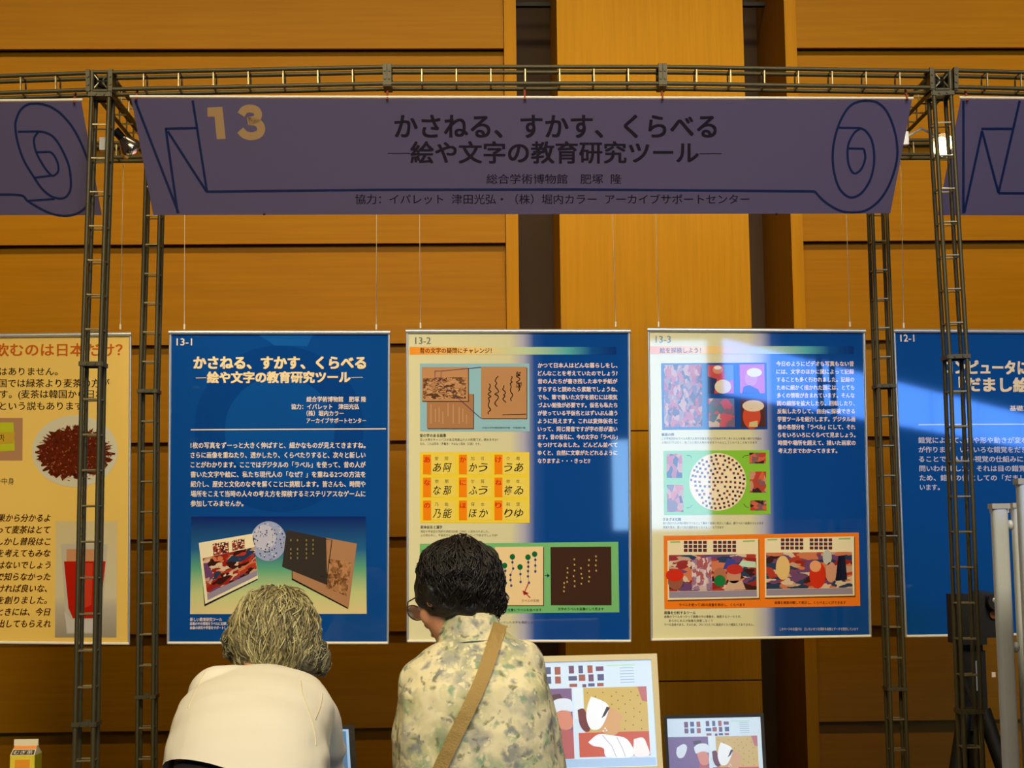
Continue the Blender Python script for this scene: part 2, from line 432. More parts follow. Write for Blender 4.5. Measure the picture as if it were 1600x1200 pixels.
class Sheet:
    """a flat printed sheet in a plane; print is laid on it in thin layers"""
    def __init__(s, parent, o, n, sx=0.0, gloss=0.035):
        s.parent = parent; s.o = Vector(o); s.n = Vector(n).normalized(); s.sx = sx
        if s.n.dot(CAM-s.o) < 0: s.n = -s.n
        s.gloss = gloss; s.lay = 0; s.loc = parent.matrix_world.translation if parent.parent else parent.location
    def P(s, px, py, lay=0.0):
        d = ray(px, py); o = s.o+s.n*(lay*0.0004)
        t = (o-CAM).dot(s.n)/d.dot(s.n)
        return CAM+d*t-Vector(s.loc)
    def pm(s, c, emit=None, gl=None):
        g = s.gloss if gl is None else gl
        return mat('ink_%d_%d_%d_%s_%s' % (c[0], c[1], c[2], g, emit), c, g if g else 0.7, emit=emit, spec=0.5)
    def quad(s, pts, m, lay, name='print', uv=True):
        if isinstance(m, tuple): m = s.pm(m, s.emit if hasattr(s, 'emit') else None)
        me = bpy.data.meshes.new(name)
        me.from_pydata([tuple(s.P(x, y, lay)) for x, y in pts], [], [tuple(range(len(pts)))[::-1]]); me.update()
        if len(pts) == 4:
            u = me.uv_layers.new(name='UVMap'); uvs = {0: (0, 1), 1: (1, 1), 2: (1, 0), 3: (0, 0)}
            for l in me.loops: u.data[l.index].uv = uvs[l.vertex_index]
        me.materials.append(m)
        o = bpy.data.objects.new(name, me); COL.objects.link(o); o.parent = s.parent
        return o
    def rect(s, x0, y0, x1, y1, m, lay=1, name='picture', dy=0.0):
        k = s.sx*(y1-y0)
        return s.quad([(x0, y0), (x1, y0+dy), (x1+k, y1+dy), (x0+k, y1)], m, lay, name)
    def multi(s, polys, m, lay, name):
        if isinstance(m, tuple): m = s.pm(m, s.emit if hasattr(s, 'emit') else None)
        mb = MB()
        for pts in polys:
            mb.add([s.P(x, y, lay) for x, y in pts], [tuple(range(len(pts)))[::-1]])
        o = mb.build(name, m, s.parent); o['kind'] = 'stuff'
        return o
    def circle(s, cx, cy, rx, ry, m, lay, name='disc', n=40, jag=0, rnd=None):
        pts = []
        for k in range(n):
            a = 2*math.pi*k/n; j = 1+(rnd.uniform(-jag, jag) if rnd else 0)
            pts.append((cx+rx*j*math.cos(a), cy+ry*j*math.sin(a)))
        return s.quad(pts, m, lay, name) if n != 4 else None
    def stroke_polys(s, pts, wd, closed=False):
        out = []; n = len(pts)
        off = []
        for i in range(n):
            a = pts[max(i-1, 0)]; b = pts[min(i+1, n-1)]
            if closed: a = pts[i-1]; b = pts[(i+1) % n]
            dx_, dy_ = b[0]-a[0], b[1]-a[1]; L = math.hypot(dx_, dy_) or 1
            off.append((-dy_/L*wd/2, dx_/L*wd/2))
        for i in range(n if closed else n-1):
            j = (i+1) % n
            out.append([(pts[i][0]+off[i][0], pts[i][1]+off[i][1]), (pts[j][0]+off[j][0], pts[j][1]+off[j][1]),
                        (pts[j][0]-off[j][0], pts[j][1]-off[j][1]), (pts[i][0]-off[i][0], pts[i][1]-off[i][1])])
        return out
    def text(s, lines, m, lay=2, name='text', bold=0.0, res=2, shear=0.0):
        """lines: (string, x0, x1 or None, yc, h) in photo pixels, h = height of a full-width character"""
        if isinstance(m, tuple): m = s.pm(m, s.emit if hasattr(s, 'emit') else None)
        mb = MB()
        for ln in lines:
            st, x0, x1, yc, h = ln[:5]; dy = ln[5] if len(ln) > 5 else 0.0
            vs, fs = glyph_mesh(st, 0.0, res, shear)
            if not vs: continue
            cps = [(0, 0)] if bold < .005 else [(q[0]*bold, q[1]*bold) for q in (((-1, -.7), (1, .7), (-1, .7), (1, -.7)) if bold > .012 else ((-1, 0), (1, 0)))]
            ky = h/(KY1-KY0); mid = (KY0+KY1)/2
            a, b = min(v[0] for v in vs), max(v[0] for v in vs)
            kx = ky if x1 is None else (x1-x0)/(b-a)
            for ci, (ox, oy) in enumerate(cps):
                mb.add([s.P(x0+(v[0]-a+ox)*kx-s.sx*(v[1]-mid)*ky, yc-(v[1]+oy-mid)*ky+dy*((v[0]-a)/(b-a)), lay+ci*.04) for v in vs], fs)
        return mb.build(name, m, s.parent)

def smooth_path(pts, k=5):
    out = []; n = len(pts)
    for i in range(n-1):
        p0 = pts[max(i-1, 0)]; p1 = pts[i]; p2 = pts[i+1]; p3 = pts[min(i+2, n-1)]
        for j in range(k):
            t = j/k
            out.append(tuple(0.5*((2*p1[d])+(-p0[d]+p2[d])*t+(2*p0[d]-5*p1[d]+4*p2[d]-p3[d])*t*t+(-p0[d]+3*p1[d]-3*p2[d]+p3[d])*t**3) for d in (0, 1)))
    out.append(pts[-1])
    return out

def grad(name, stops, axis=0, gloss=0.035, emit=None, bands=None):
    """printed colour gradient along the sheet's own UV"""
    if name in MC: return MC[name]
    m = bpy.data.materials.new(name); m.use_nodes = True
    nt = m.node_tree; b = nt.nodes['Principled BSDF']; b.inputs['Roughness'].default_value = gloss
    tc = nt.nodes.new('ShaderNodeTexCoord'); sp = nt.nodes.new('ShaderNodeSeparateXYZ'); nt.links.new(tc.outputs['UV'], sp.inputs[0])
    rp = nt.nodes.new('ShaderNodeValToRGB'); nt.links.new(sp.outputs[axis], rp.inputs['Fac'])
    cr = rp.color_ramp
    while len(cr.elements) < len(stops): cr.elements.new(0.5)
    for e, (p, c) in zip(cr.elements, stops): e.position = p
    for e, (p, c) in zip(cr.elements, stops): e.color = srgb(c)
    nt.links.new(rp.outputs['Color'], b.inputs['Base Color'])
    if emit:
        nt.links.new(rp.outputs['Color'], b.inputs['Emission Color']); b.inputs['Emission Strength'].default_value = emit
    MC[name] = m
    return m

def collage(name, cols, scale=9.0, gloss=0.08, emit=None, seed=0.0, warp=0.4):
    """blotchy painted-looking picture: warped cells in a few colours"""
    if name in MC: return MC[name]
    m = bpy.data.materials.new(name); m.use_nodes = True
    nt = m.node_tree; b = nt.nodes['Principled BSDF']; b.inputs['Roughness'].default_value = gloss
    tc = nt.nodes.new('ShaderNodeTexCoord')
    mp = nt.nodes.new('ShaderNodeMapping'); mp.inputs['Location'].default_value = (seed*3.7, seed*1.9, seed)
    nt.links.new(tc.outputs['UV'], mp.inputs['Vector'])
    nz = nt.nodes.new('ShaderNodeTexNoise'); nz.inputs['Scale'].default_value = scale*0.7; nz.inputs['Detail'].default_value = 3
    nt.links.new(mp.outputs['Vector'], nz.inputs['Vector'])
    vm = nt.nodes.new('ShaderNodeVectorMath'); vm.operation = 'MULTIPLY_ADD'
    vm.inputs[1].default_value = (warp, warp, 0); nt.links.new(nz.outputs['Color'], vm.inputs[0]); nt.links.new(mp.outputs['Vector'], vm.inputs[2])
    vo = nt.nodes.new('ShaderNodeTexVoronoi'); vo.inputs['Scale'].default_value = scale; nt.links.new(vm.outputs[0], vo.inputs['Vector'])
    sp = nt.nodes.new('ShaderNodeSeparateColor'); nt.links.new(vo.outputs['Color'], sp.inputs[0])
    rp = nt.nodes.new('ShaderNodeValToRGB'); rp.color_ramp.interpolation = 'CONSTANT'
    nt.links.new(sp.outputs[0], rp.inputs['Fac']); cr = rp.color_ramp
    while len(cr.elements) < len(cols): cr.elements.new(0.5)
    for i, e in enumerate(cr.elements): e.position = i/len(cols)
    for i, e in enumerate(cr.elements): e.color = srgb(cols[i])
    nt.links.new(rp.outputs['Color'], b.inputs['Base Color'])
    if emit:
        nt.links.new(rp.outputs['Color'], b.inputs['Emission Color']); b.inputs['Emission Strength'].default_value = emit
    MC[name] = m
    return m

# ------------------------------------------------------------------ banners
YB0, YB1 = 0.0, 0.29
zb0, zb1 = at(815, 150, YB0).z, at(815, 334, YB1).z
BN = Vector((1, 0, 0)).cross(Vector((0, YB1-YB0, zb1-zb0)))
LAV = (118, 108, 142); NAVY = (20, 44, 98); INK = (34, 28, 46)
def banner(label, corners, group=None):
    """corners in photo pixels: tl, tr, br, bl"""
    tmp = Vector((0, YB0, zb0))
    t = thing('hanging_banner', label, 'banner', at((corners[0][0]+corners[1][0])/2, 150, YB0), group)
    s = Sheet(t, tmp, BN, gloss=0.55)
    # the cloth: front and back faces with real thickness
    pts = corners; mb = MB()
    f = [s.P(x, y, 0) for x, y in pts]; b = [s.P(x, y, -3) for x, y in pts]
    mb.add(f+b, [(3, 2, 1, 0), (4, 5, 6, 7), (0, 1, 5, 4), (1, 2, 6, 5), (2, 3, 7, 6), (3, 0, 4, 7)])
    mb.build('banner_cloth', mat('banner_lavender', LAV, 0.62, bump=(300, 0.05), spec=0.3), t)
    tl, tr = s.P(*corners[0]), s.P(*corners[-3])
    MB().tube([tl+Vector((-.004, 0, .005)), tr+Vector((.004, 0, .005))], .0042, 8).build('top_rail', M_WHITE, t, smooth=True)
    return t, s
def ties(t, s, xs, y):
    for x in xs:
        p = s.P(x, y)
        MB().tube([p+Vector((0, -.004, -.004)), p+Vector((0, .012, .03))], .0035, 6).build('tie', mat('rust_tie', (150, 66, 30), .6, bump=(90, .1)), t)

t, s = banner('wide lavender title banner numbered 13, spanning between the two front posts',
              [(205, 153.5), (1425, 156), (1391, 333.5), (239.5, 336)])
L3 = lambda q: (q[0]/3.75, q[1]/3.75+80)
R3 = lambda q: (q[0]/3.75+1200, q[1]/3.75+80)
st = []
for a in ([(211, 157), (279, 333)], [(301, 157), (323.5, 300)], [(258, 201.3), (307, 200)], [(259, 201), (277.5, 333)], [(262, 205), (322.5, 299)],
          [(322, 299.5), (600, 296.5), (900, 296), (1273, 299)]):
    st += s.stroke_polys(a, 3.8)
outer = [(1273, 298.7), (1288, 314.7), (1312, 329), (1333, 332), (1354.7, 328), (1376, 310.7), (1392, 282.7), (1402, 245), (1398.7, 208), (1386.7, 176),
         (1372, 161), (1357, 157.5), (1341, 159), (1325, 169), (1310.7, 194.7), (1302, 229), (1302, 261), (1309, 289), (1320, 304), (1332, 308.5), (1346.7, 301), (1360, 280), (1366, 250.7),
         (1362.7, 221), (1353, 205), (1343, 200)]
st += s.stroke_polys(smooth_path(outer), 3.6)
st += s.stroke_polys([(1343, 200), (1309.5, 199.5)], 3.4)
st += s.stroke_polys(smooth_path([R3(q) for q in [(545, 452), (505, 480), (470, 550), (468, 640), (488, 700), (515, 716), (550, 685), (570, 625), (562, 572)]]), 3.4)
st += s.stroke_polys([R3((562, 572)), R3((474, 570))], 3.4)
s.multi(st, NAVY, 1, 'scroll_outline')
s.multi([[L3(q) for q in ((1215, 330), (1303, 326), (1322, 515), (1270, 516), (1257, 384), (1216, 384))]], (214, 172, 116), 1, 'banner_number')
s.multi(s.stroke_polys(smooth_path([L3(q) for q in ((1412, 372), (1432, 345), (1465, 336), (1500, 346), (1512, 372), (1500, 398), (1462, 408), (1462, 410), (1508, 418), (1530, 450), (1518, 484), (1478, 498), (1436, 490), (1408, 462))], 6), 12.5), (214, 172, 116), 1, 'banner_number')
s.text([('かさねる、すかす、くらべる', 617, 1119, 198, 36)], INK, 1, 'title_text', bold=0.022, res=5)
s.text([('絵や文字の教育研究ツール', 642, 1091, 239, 32)], INK, 1, 'title_text', bold=0.022, res=5)
s.multi(s.stroke_polys([(606, 239.5), (641, 239.5)], 1.3)+s.stroke_polys([(1093, 240), (1128, 240)], 1.3), INK, 1, 'title_dash')
s.text([('総合学術博物館　肥塚  隆', 760, 971, 280, 14.5), ('協力：イパレット  津田光弘・（株）堀内カラー  アーカイブサポートセンター', 555, 1171, 311.5, 14.5)], INK, 1, 'credit_text', bold=0.008, res=4)
ties(t, s, (213, 605, 820, 1035, 1417), 154)
for x in (413, 1213): MB().ell(s.P(x, 334.5), (.004, .004, .004), nu=8, nv=6).build('bottom_clip', M_BLACK, t)

t, s = banner('lavender banner at the left edge of the frame, showing only its scroll end',
              [(-1090, 172), (127, 158.5), (159, 336), (-1050, 336)])
st = []
lo = [(0, 840), (125, 845), (165, 880), (260, 935), (340, 962), (420, 962), (480, 935), (520, 890), (540, 820), (535, 720), (500, 600), (440, 470), (370, 380), (300, 328), (230, 308), (165, 312), (120, 345), (95, 400),
      (90, 450), (105, 540), (140, 640), (200, 740), (250, 810), (310, 855), (370, 862), (405, 830), (415, 780), (405, 680), (370, 590), (320, 510), (270, 478), (220, 470)]
st += s.stroke_polys([(-300, 304), (1, 304)], 3.6)
st += s.stroke_polys(smooth_path([L3(q) for q in lo]), 3.6)
st += s.stroke_polys([L3((220, 470)), L3((105, 472))], 3.4)
st += s.stroke_polys(smooth_path([L3(q) for q in [(225, 472), (200, 510), (203, 560), (220, 610), (260, 680), (300, 727), (322, 725), (342, 700), (336, 650), (312, 605), (290, 590)]]), 3.4)
for a, b in (((290, 590), (215, 592)), ((200, 742), (310, 728)), ((165, 877), (320, 866))): st += s.stroke_polys([L3(a), L3(b)], 3.4)
s.multi(st, NAVY, 1, 'scroll_outline')
ties(t, s, (116, -300), 159)

t, s = banner('lavender banner at the right edge of the frame with a folded ribbon outline',
              [(1501, 155), (2720, 168), (2660, 340), (1465, 336)])
st = []
for a, b in (((1145, 290), (1145, 950)), ((1150, 945), (1255, 465)), ((1255, 470), (1350, 830)), ((1250, 455), (1432, 455)), ((1475, 290), (1350, 832)), ((1350, 832), (2300, 836))):
    st += s.stroke_polys([R3(a), R3(b)], 3.8)
s.multi(st, NAVY, 1, 'scroll_outline')
ties(t, s, (1511, 1900), 156)

# ------------------------------------------------------------------ hanging posters
YP = 0.80
BLUE = (14, 74, 150); CREAM = (232, 220, 160); PTXT = (236, 222, 205)
def poster(label, tl, tr, br, bl, sx, wires, bg):
    mid = at((tl[0]+tr[0])/2, (tl[1]+bl[1])/2, YP)
    t = thing('hanging_poster', label, 'poster', mid)
    s = Sheet(t, (0, YP, 0), (0, -1, 0), sx)
    c = [s.P(*p) for p in (tl, tr, br, bl)]
    d = Vector((0, .006, 0))
    MB().add([p for p in c]+[p+d for p in c], [(3, 2, 1, 0), (4, 5, 6, 7), (0, 1, 5, 4), (1, 2, 6, 5), (2, 3, 7, 6), (3, 0, 4, 7)]).build('backing_board', mat('board_white', (225, 222, 210), .5, bump=(60, .05)), t)
    s.quad([(tl[0]+2, tl[1]+3), (tr[0]-2, tr[1]+3), (br[0]-2, br[1]-3), (bl[0]+2, bl[1]-3)], bg, 1, 'printed_sheet')
    f = Vector((0, -.002, 0))
    MB().tube([c[0]+Vector((-.004, -.004, -.005)), c[1]+Vector((.004, -.004, -.005))], .0075, 10).build('top_rail', M_ALU, t, smooth=True)
    MB().tube([c[3]+Vector((0, -.004, .003)), c[2]+Vector((0, -.004, .003))], .005, 8).build('bottom_rail', M_WHITE, t, smooth=True)
    for a, b in ((c[0], c[3]), (c[1], c[2])):
        MB().tube([a+f, b+f], .0042, 8).build('side_rail', M_ALU, t, smooth=True)
    for (xa, ya, xb, yb) in wires:
        a = s.P(xa, ya); b = s.P(xb, yb); 
        top = a+(b-a)*((2.80-(a+t.location).z)/((b-a).z))
        top.y = 0.777-t.location.y
        MB().tube([a, top], .0011, 5).build('wire', M_WIRE, t)
        MB().tube([a+Vector((0, 0, -.006)), a+Vector((0, 0, .012))], .0035, 6).build('hook', M_WIRE, t)
    return t, s

RED5 = [(150, 40, 30), (196, 160, 130), (60, 28, 26), (176, 60, 40), (110, 70, 110), (206, 120, 80), (40, 60, 90), (216, 190, 160)]
TONE = [(170, 120, 80), (186, 136, 92), (110, 74, 44), (180, 128, 86), (140, 98, 62)]
# --- 13-1
t, s = poster('deep blue poster numbered 13-1 behind the grey-haired visitor', (266, 517.5), (608, 517.5), (606, 1006), (262.5, 1006), -.006,
              [(288, 512, 290, 340), (588, 512, 589, 340)], BLUE)
BG2 = (12, 66, 140); BG3 = (22, 92, 170)
s.circle(436, 670, 132, 130, BG2, 2, 'tone_disc', 60); s.circle(437, 672, 86, 84, (16, 80, 156), 3, 'tone_disc', 48)
s.quad([(400, 521), (490, 521), (480, 541), (430, 540)], BG3, 2, 'tone_patch')
s.text([('13-1', 276, 300, 534, 13.5)], PTXT, 4, 'poster_number', bold=.014, res=4)
s.text([('かさねる、すかす、くらべる', 303, 571, 567, 19)], (246, 224, 172), 4, 'title_text', bold=.045, res=4)
s.text([('絵や文字の教育研究ツール', 324, 547, 590, 16.5, -.5)], (246, 224, 172), 4, 'title_text', bold=.045, res=4)
s.multi(s.stroke_polys([(306, 590.5), (322, 590.2)], 1)+s.stroke_polys([(549, 589.8), (567, 589.5)], 1), (246, 224, 172), 4, 'title_dash')
s.text([('総合学術博物館　肥塚 隆', 479, 572, 624, 8), ('協力：イパレット　津田光弘', 455, 561, 635.5, 8), ('（株）堀内カラー', 479, 537, 646, 8), ('アーカイブサポートセンター', 479, 572, 657.5, 8)],
       PTXT, 4, 'credit_text', bold=.02)
s.multi(s.stroke_polys([(298, 671.5), (603, 670)], 1.8), PTXT, 4, 'rule_line')
B1 = ['1枚の写真をずーっと大きく伸ばすと、細かなものが見えてきますね。', 'さらに画像を重ねたり、透かしたり、くらべたりすると、次々と新しい',
      'ことがわかります。ここではデジタルの「ラベル」を使って、昔の人が', '書いた文字や絵に、私たち現代人の「なぜ？」を重ねる2つの方法を',
      '紹介し、歴史と文化のなぞを解くことに挑戦します。皆さんも、時間や', '場所をこえて当時の人々の考え方を探検するミステリアスなゲームに', '参加してみませんか。']
s.text([(l, 298, (571 if i < 6 else 380), 696+i*15.15, 9) for i, l in enumerate(B1)], PTXT, 4, 'body_text', bold=.022)
g1 = grad('print_bluegreen', [(0, (226, 208, 150)), (.22, (196, 206, 140)), (.45, (100, 170, 130)), (.66, (40, 100, 150)), (1, (20, 40, 110))], 1)
s.quad([(299, 807), (571.5, 807), (573, 959), (297, 959.5)], g1, 4, 'picture')
def q2(x, y): return (250+x/4.324, 780+y/4.324)
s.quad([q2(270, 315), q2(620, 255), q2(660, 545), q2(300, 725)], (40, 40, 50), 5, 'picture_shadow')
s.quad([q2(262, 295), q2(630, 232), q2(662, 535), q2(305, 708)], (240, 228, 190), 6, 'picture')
s.quad([q2(288, 400), q2(640, 322), q2(655, 480), q2(318, 640)], collage('collage_a', RED5, 7, seed=1), 7, 'picture')
s.quad([q2(318, 640), q2(655, 480), q2(658, 515), q2(322, 682)], (150, 140, 160), 8, 'picture')
s.quad([q2(355, 300), q2(462, 285), q2(465, 360), q2(362, 382)], collage('thumbs_a', [(120, 30, 30), (230, 215, 180), (60, 30, 40), (170, 80, 60)], 9, seed=2, warp=0), 7, 'picture')
s.quad([q2(485, 280), q2(570, 264), q2(572, 330), q2(490, 350)], collage('thumbs_a', [], 9), 7, 'picture')
s.circle(419.5, 845.5, 28, 31, (160, 170, 205), 5, 'sphere_picture')
s.circle(413, 840, 18, 20, (196, 196, 216), 6, 'sphere_picture')
rn = random.Random(3); dots = []
for i in range(90):
    a = rn.uniform(0, 6.28); r = math.sqrt(rn.random()); x = 419.5+26*r*math.cos(a); y = 845.5+29*r*math.sin(a); d = rn.uniform(.5, 1.1)
    dots.append([(x-d, y-d), (x+d, y-d), (x+d, y+d), (x-d, y+d)])
s.multi(dots[:60], (60, 66, 110), 8, 'sphere_dots'); s.multi(dots[60:], (225, 220, 225), 8, 'sphere_dots')
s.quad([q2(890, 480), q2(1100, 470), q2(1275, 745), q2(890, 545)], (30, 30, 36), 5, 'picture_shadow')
s.quad([q2(1120, 260), q2(1330, 300), q2(1275, 735), q2(895, 535), q2(895, 300)], (176, 130, 92), 6, 'picture')
s.quad([q2(1140, 400), q2(1295, 430), q2(1262, 655), q2(1120, 600)], collage('print_tone', TONE, 10, seed=3), 7, 'picture')
s.quad([q2(855, 208), q2(1122, 262), q2(1130, 580), q2(825, 455)], (58, 52, 48), 8, 'picture')
rn = random.Random(8)
s.multi([[q2(x, y), q2(x+8, y), q2(x+8, y+14), q2(x, y+14)] for x in (880, 925, 985, 1030) for y in range(270, 400, 30) if rn.random() < .85], (150, 136, 70), 9, 'brush_marks')
s.multi(s.stroke_polys([q2(1120, 268), q2(1162, 275), q2(1128, 530), q2(1085, 520)], 1.2), (40, 34, 30), 9, 'outline')
s.text([('新しい教育研究ツール', 297, 347, 968, 5.4)], PTXT, 4, 'caption_text', bold=.02)
s.text([('画像の中の情報をラベルに記録します', 297, 365, 974.5, 4.6), ('画像の研究や学習をサポートします', 297, 362, 981, 4.6)], PTXT, 4, 'caption_text', bold=.02)

# --- shared look of 13-2 and 13-3
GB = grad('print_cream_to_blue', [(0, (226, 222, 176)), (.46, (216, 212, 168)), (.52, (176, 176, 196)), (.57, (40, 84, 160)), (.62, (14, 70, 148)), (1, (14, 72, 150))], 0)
GO = grad('print_orange_bar', [(0, (248, 150, 40)), (.3, (242, 206, 130)), (.55, (196, 214, 170)), (.76, (90, 176, 176)), (.88, (20, 80, 150)), (1, (16, 52, 120))], 0)
# --- 13-2
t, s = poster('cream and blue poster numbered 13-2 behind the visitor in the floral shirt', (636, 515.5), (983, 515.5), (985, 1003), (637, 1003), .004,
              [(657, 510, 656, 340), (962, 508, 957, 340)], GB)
def q3(x, y): return (630+x/4.324, 500+y/4.324)
def q4(x, y): return (630+x/4.324, 690+y/4.324)
def q5(x, y): return (630+x/4.324, 830+y/4.324)
s.text([('13-2', 649, 673, 532, 13.5)], (110, 116, 110), 3, 'poster_number', bold=.01, res=4)
s.rect(640, 542, 963, 554, GO, 3, 'title_bar')
s.text([('昔の文字の疑問にチャレンジ！', 656, 768, 548, 8)], (110, 60, 20), 4, 'heading_text', bold=.02)
s.rect(656, 568, 827, 674, (150, 196, 208), 3, 'picture')
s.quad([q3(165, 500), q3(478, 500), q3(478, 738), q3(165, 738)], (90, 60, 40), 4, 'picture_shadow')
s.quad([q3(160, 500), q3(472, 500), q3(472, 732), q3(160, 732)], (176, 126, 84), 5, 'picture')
s.multi([[q3(x, y0), q3(x+5, y0), q3(x+5, y1), q3(x, y1)] for x, y0, y1 in ((185, 570, 700), (215, 600, 690), (240, 590, 690), (265, 620, 700), (300, 560, 650), (335, 570, 700), (375, 590, 700), (400, 600, 690), (425, 640, 700))], (206, 160, 118), 6, 'brush_marks')
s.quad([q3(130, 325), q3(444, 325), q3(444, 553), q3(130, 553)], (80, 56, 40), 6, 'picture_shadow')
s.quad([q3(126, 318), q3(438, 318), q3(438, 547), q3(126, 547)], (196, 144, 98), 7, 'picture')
s.quad([q3(135, 395), q3(425, 385), q3(425, 530), q3(135, 535)], collage('print_tone2', [(196, 144, 98), (120, 82, 52), (180, 130, 88), (206, 156, 108), (90, 62, 42)], 10, seed=5, warp=.6), 8, 'picture')
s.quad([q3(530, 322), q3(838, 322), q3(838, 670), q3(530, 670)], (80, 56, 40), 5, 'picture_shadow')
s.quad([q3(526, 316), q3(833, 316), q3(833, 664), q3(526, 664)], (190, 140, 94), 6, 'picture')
s.multi(s.stroke_polys([q3(215, 345), q3(256, 345), q3(256, 388), q3(215, 388), q3(215, 345)], 1)+s.stroke_polys([q3(258, 345), q3(526, 318)], .9)+s.stroke_polys([q3(215, 390), q3(526, 664)], .9), (90, 60, 110), 9, 'callout_line')
br = []
for x, y0, y1 in ((775, 350, 490), (735, 380, 560), (685, 440, 570), (630, 380, 590), (580, 430, 640)):
    rn = random.Random(int(x)); y = y0; pts = []
    while y < y1:
        pts.append(q3(x+rn.uniform(-13, 13), y)); y += rn.uniform(9, 17)
    br += s.stroke_polys(smooth_path(pts, 3), 1.3)
br += s.stroke_polys([q3(670, 640), q3(830, 636)], .8)
s.multi(br, (30, 20, 14), 9, 'brush_writing')
s.text([('は', q3(762, 0)[0], None, q3(0, 365)[1], 8), ('国', q3(762, 0)[0], None, q3(0, 440)[1], 8)], (30, 20, 14), 9, 'brush_writing', shear=.2)
s.text([('大阪大学附属図書館所蔵　手鑑資料集', 753, 821, 668.5, 2.6)], (50, 60, 60), 4, 'caption_text')
s.text([('昔の字のある画像', 656, 697, 680.5, 5)], (70, 70, 50), 3, 'caption_text', bold=.02)
s.text([('古い大学のキャンパスがある待兼山の人の和歌です。読めますか?', 656, 778, 687, 4), ('なお、これは写本（手書き）ではなく版本（印刷）です。', 656, 751, 693.5, 4)], (84, 84, 60), 3, 'caption_text')
B2 = ['かつて日本人はどんな暮らしをし、', 'どんなことを考えていたのでしょう?', '昔の人たちが書き残した本や手紙が', 'すらすらと読めたら素敵でしょうね、', 'でも、筆で書いた文字を読むには根気',
      'づよい勉強が必要です。仮名も私たち', 'が使っている平仮名とはずいぶん違う', 'ように見えます。これは変体仮名と', 'いって、同じ発音ですが字の形が違い', 'ます。昔の仮名に、今の文字の「ラベル」',
      'をつけてみました。どんどん並べて', 'ゆくと、自然に文章がたどれるように', 'なりますよ・・・きっと!?']
s.text([(l, 840.5, (964.5 if i < 12 else 922), 571+i*12.43, 7.4) for i, l in enumerate(B2)], (232, 214, 214), 3, 'body_text', bold=.03)
s.rect(656, 706.5, 827, 817, (244, 214, 60), 3, 'kana_chart')
KN = ['あかけ', 'なにね', 'のほり']; KK = [['安阿', '加可', '介希'], ['奈那', '尓耳', '祢年'], ['乃能', '保本', '利里']]
BR = [['あ阿', 'かう', 'うあ'], ['な那', 'ふう', '祢ゐ'], ['乃能', 'ほか', 'りゆ']]
for r in range(3):
    for c in range(3):
        x = (661, 717, 772.5)[c]; y = 710.5+r*35.8
        s.rect(x, y, x+50.5, y+30.5, (238, 214, 96), 4, 'kana_card')
        s.rect(x, y, x+12.5, y+30.5, (246, 138, 20), 5, 'card_tab')
        s.text([(KN[r][c], x+1.5, x+11, y+7.8, 9)], (214, 50, 20), 6, 'card_letter', bold=.02)
        s.text([(KK[r][c][0], x+18.5, None, y+6, 5.6), (KK[r][c][1], x+34, None, y+6, 5.6)], (90, 84, 40), 5, 'card_letter')
        s.text([(BR[r][c][0], x+15.5, x+28, y+20, 14), (BR[r][c][1], x+31, x+45, y+20, 14)], (20, 18, 14), 5, 'brush_letter', shear=.25, bold=.008)
s.text([('変体仮名と漢字', 657, 691, 823.7, 4.6)], (60, 60, 40), 3, 'caption_text', bold=.02)
s.text([('現在の平仮名の字形が決定は20年（1900）に定められました。', 657, 764, 830.5, 3.8), ('上の例の中に、平仮名のもとになった漢字はいくつあるでしょうか?', 657, 777, 836.5, 3.8)], (84, 84, 60), 3, 'caption_text')
GRN = (120, 190, 120)
s.quad([q5(112, 85), q5(1453, 72), q5(1460, 548), q5(112, 560)], GRN, 3, 'picture')
s.quad([q5(162, 118), q5(575, 110), q5(575, 500), q5(162, 500)], (232, 200, 140), 4, 'picture')
s.multi(s.stroke_polys([q5(500, 170), q5(525, 168)], .8)+s.stroke_polys([q5(505, 200), q5(525, 180), q5(520, 205)], .8)+s.stroke_polys([q5(162, 124), q5(575, 120)], .8), (90, 70, 50), 5, 'brush_marks')
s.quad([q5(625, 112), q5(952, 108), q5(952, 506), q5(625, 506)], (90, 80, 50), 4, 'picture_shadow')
s.quad([q5(620, 107), q5(945, 103), q5(945, 500), q5(620, 500)], (240, 212, 158), 5, 'picture')
s.quad([q5(995, 108), q5(1405, 104), q5(1408, 500), q5(998, 500)], (66, 44, 34), 5, 'picture')
GD = [(738, 173), (685, 232), (789, 242), (843, 176), (888, 155)]
s.multi([[(q5(x, y)[0]+4.3*math.cos(k*.524), q5(x, y)[1]+4.5*math.sin(k*.524)) for k in range(12)] for x, y in GD], (20, 110, 60), 6, 'green_dots')
BD = [(738, 210), (743, 252), (725, 295), (725, 330), (730, 368), (690, 268), (688, 308), (695, 350), (662, 348), (665, 395), (792, 290), (793, 343), (845, 210), (845, 240), (843, 270), (843, 305), (850, 348), (893, 193), (893, 232), (893, 272)]
s.multi([[(q5(x, y)[0]+2*math.cos(k*1.047), q5(x, y)[1]+2.3*math.sin(k*1.047)) for k in range(6)] for x, y in BD], (70, 80, 140), 6, 'blue_dots')
cl = []
for ch in ([(738, 173), (738, 210), (743, 252), (725, 295), (725, 330), (730, 368)], [(685, 232), (690, 268), (688, 308), (695, 350)], [(688, 308), (662, 348), (665, 395)], [(789, 242), (792, 290), (793, 343)], [(843, 176), (845, 240), (843, 305), (850, 348)], [(888, 155), (893, 193), (893, 272)]):
    cl += s.stroke_polys([q5(*q) for q in ch], .5)
s.multi(cl, (60, 60, 90), 6, 'dot_links')
s.multi(s.stroke_polys([q5(845, 355), q5(820, 410), q5(858, 450)], 1.6)+[[q5(805, 400), q5(850, 420), q5(815, 432)]], (190, 50, 50), 7, 'red_arrow')
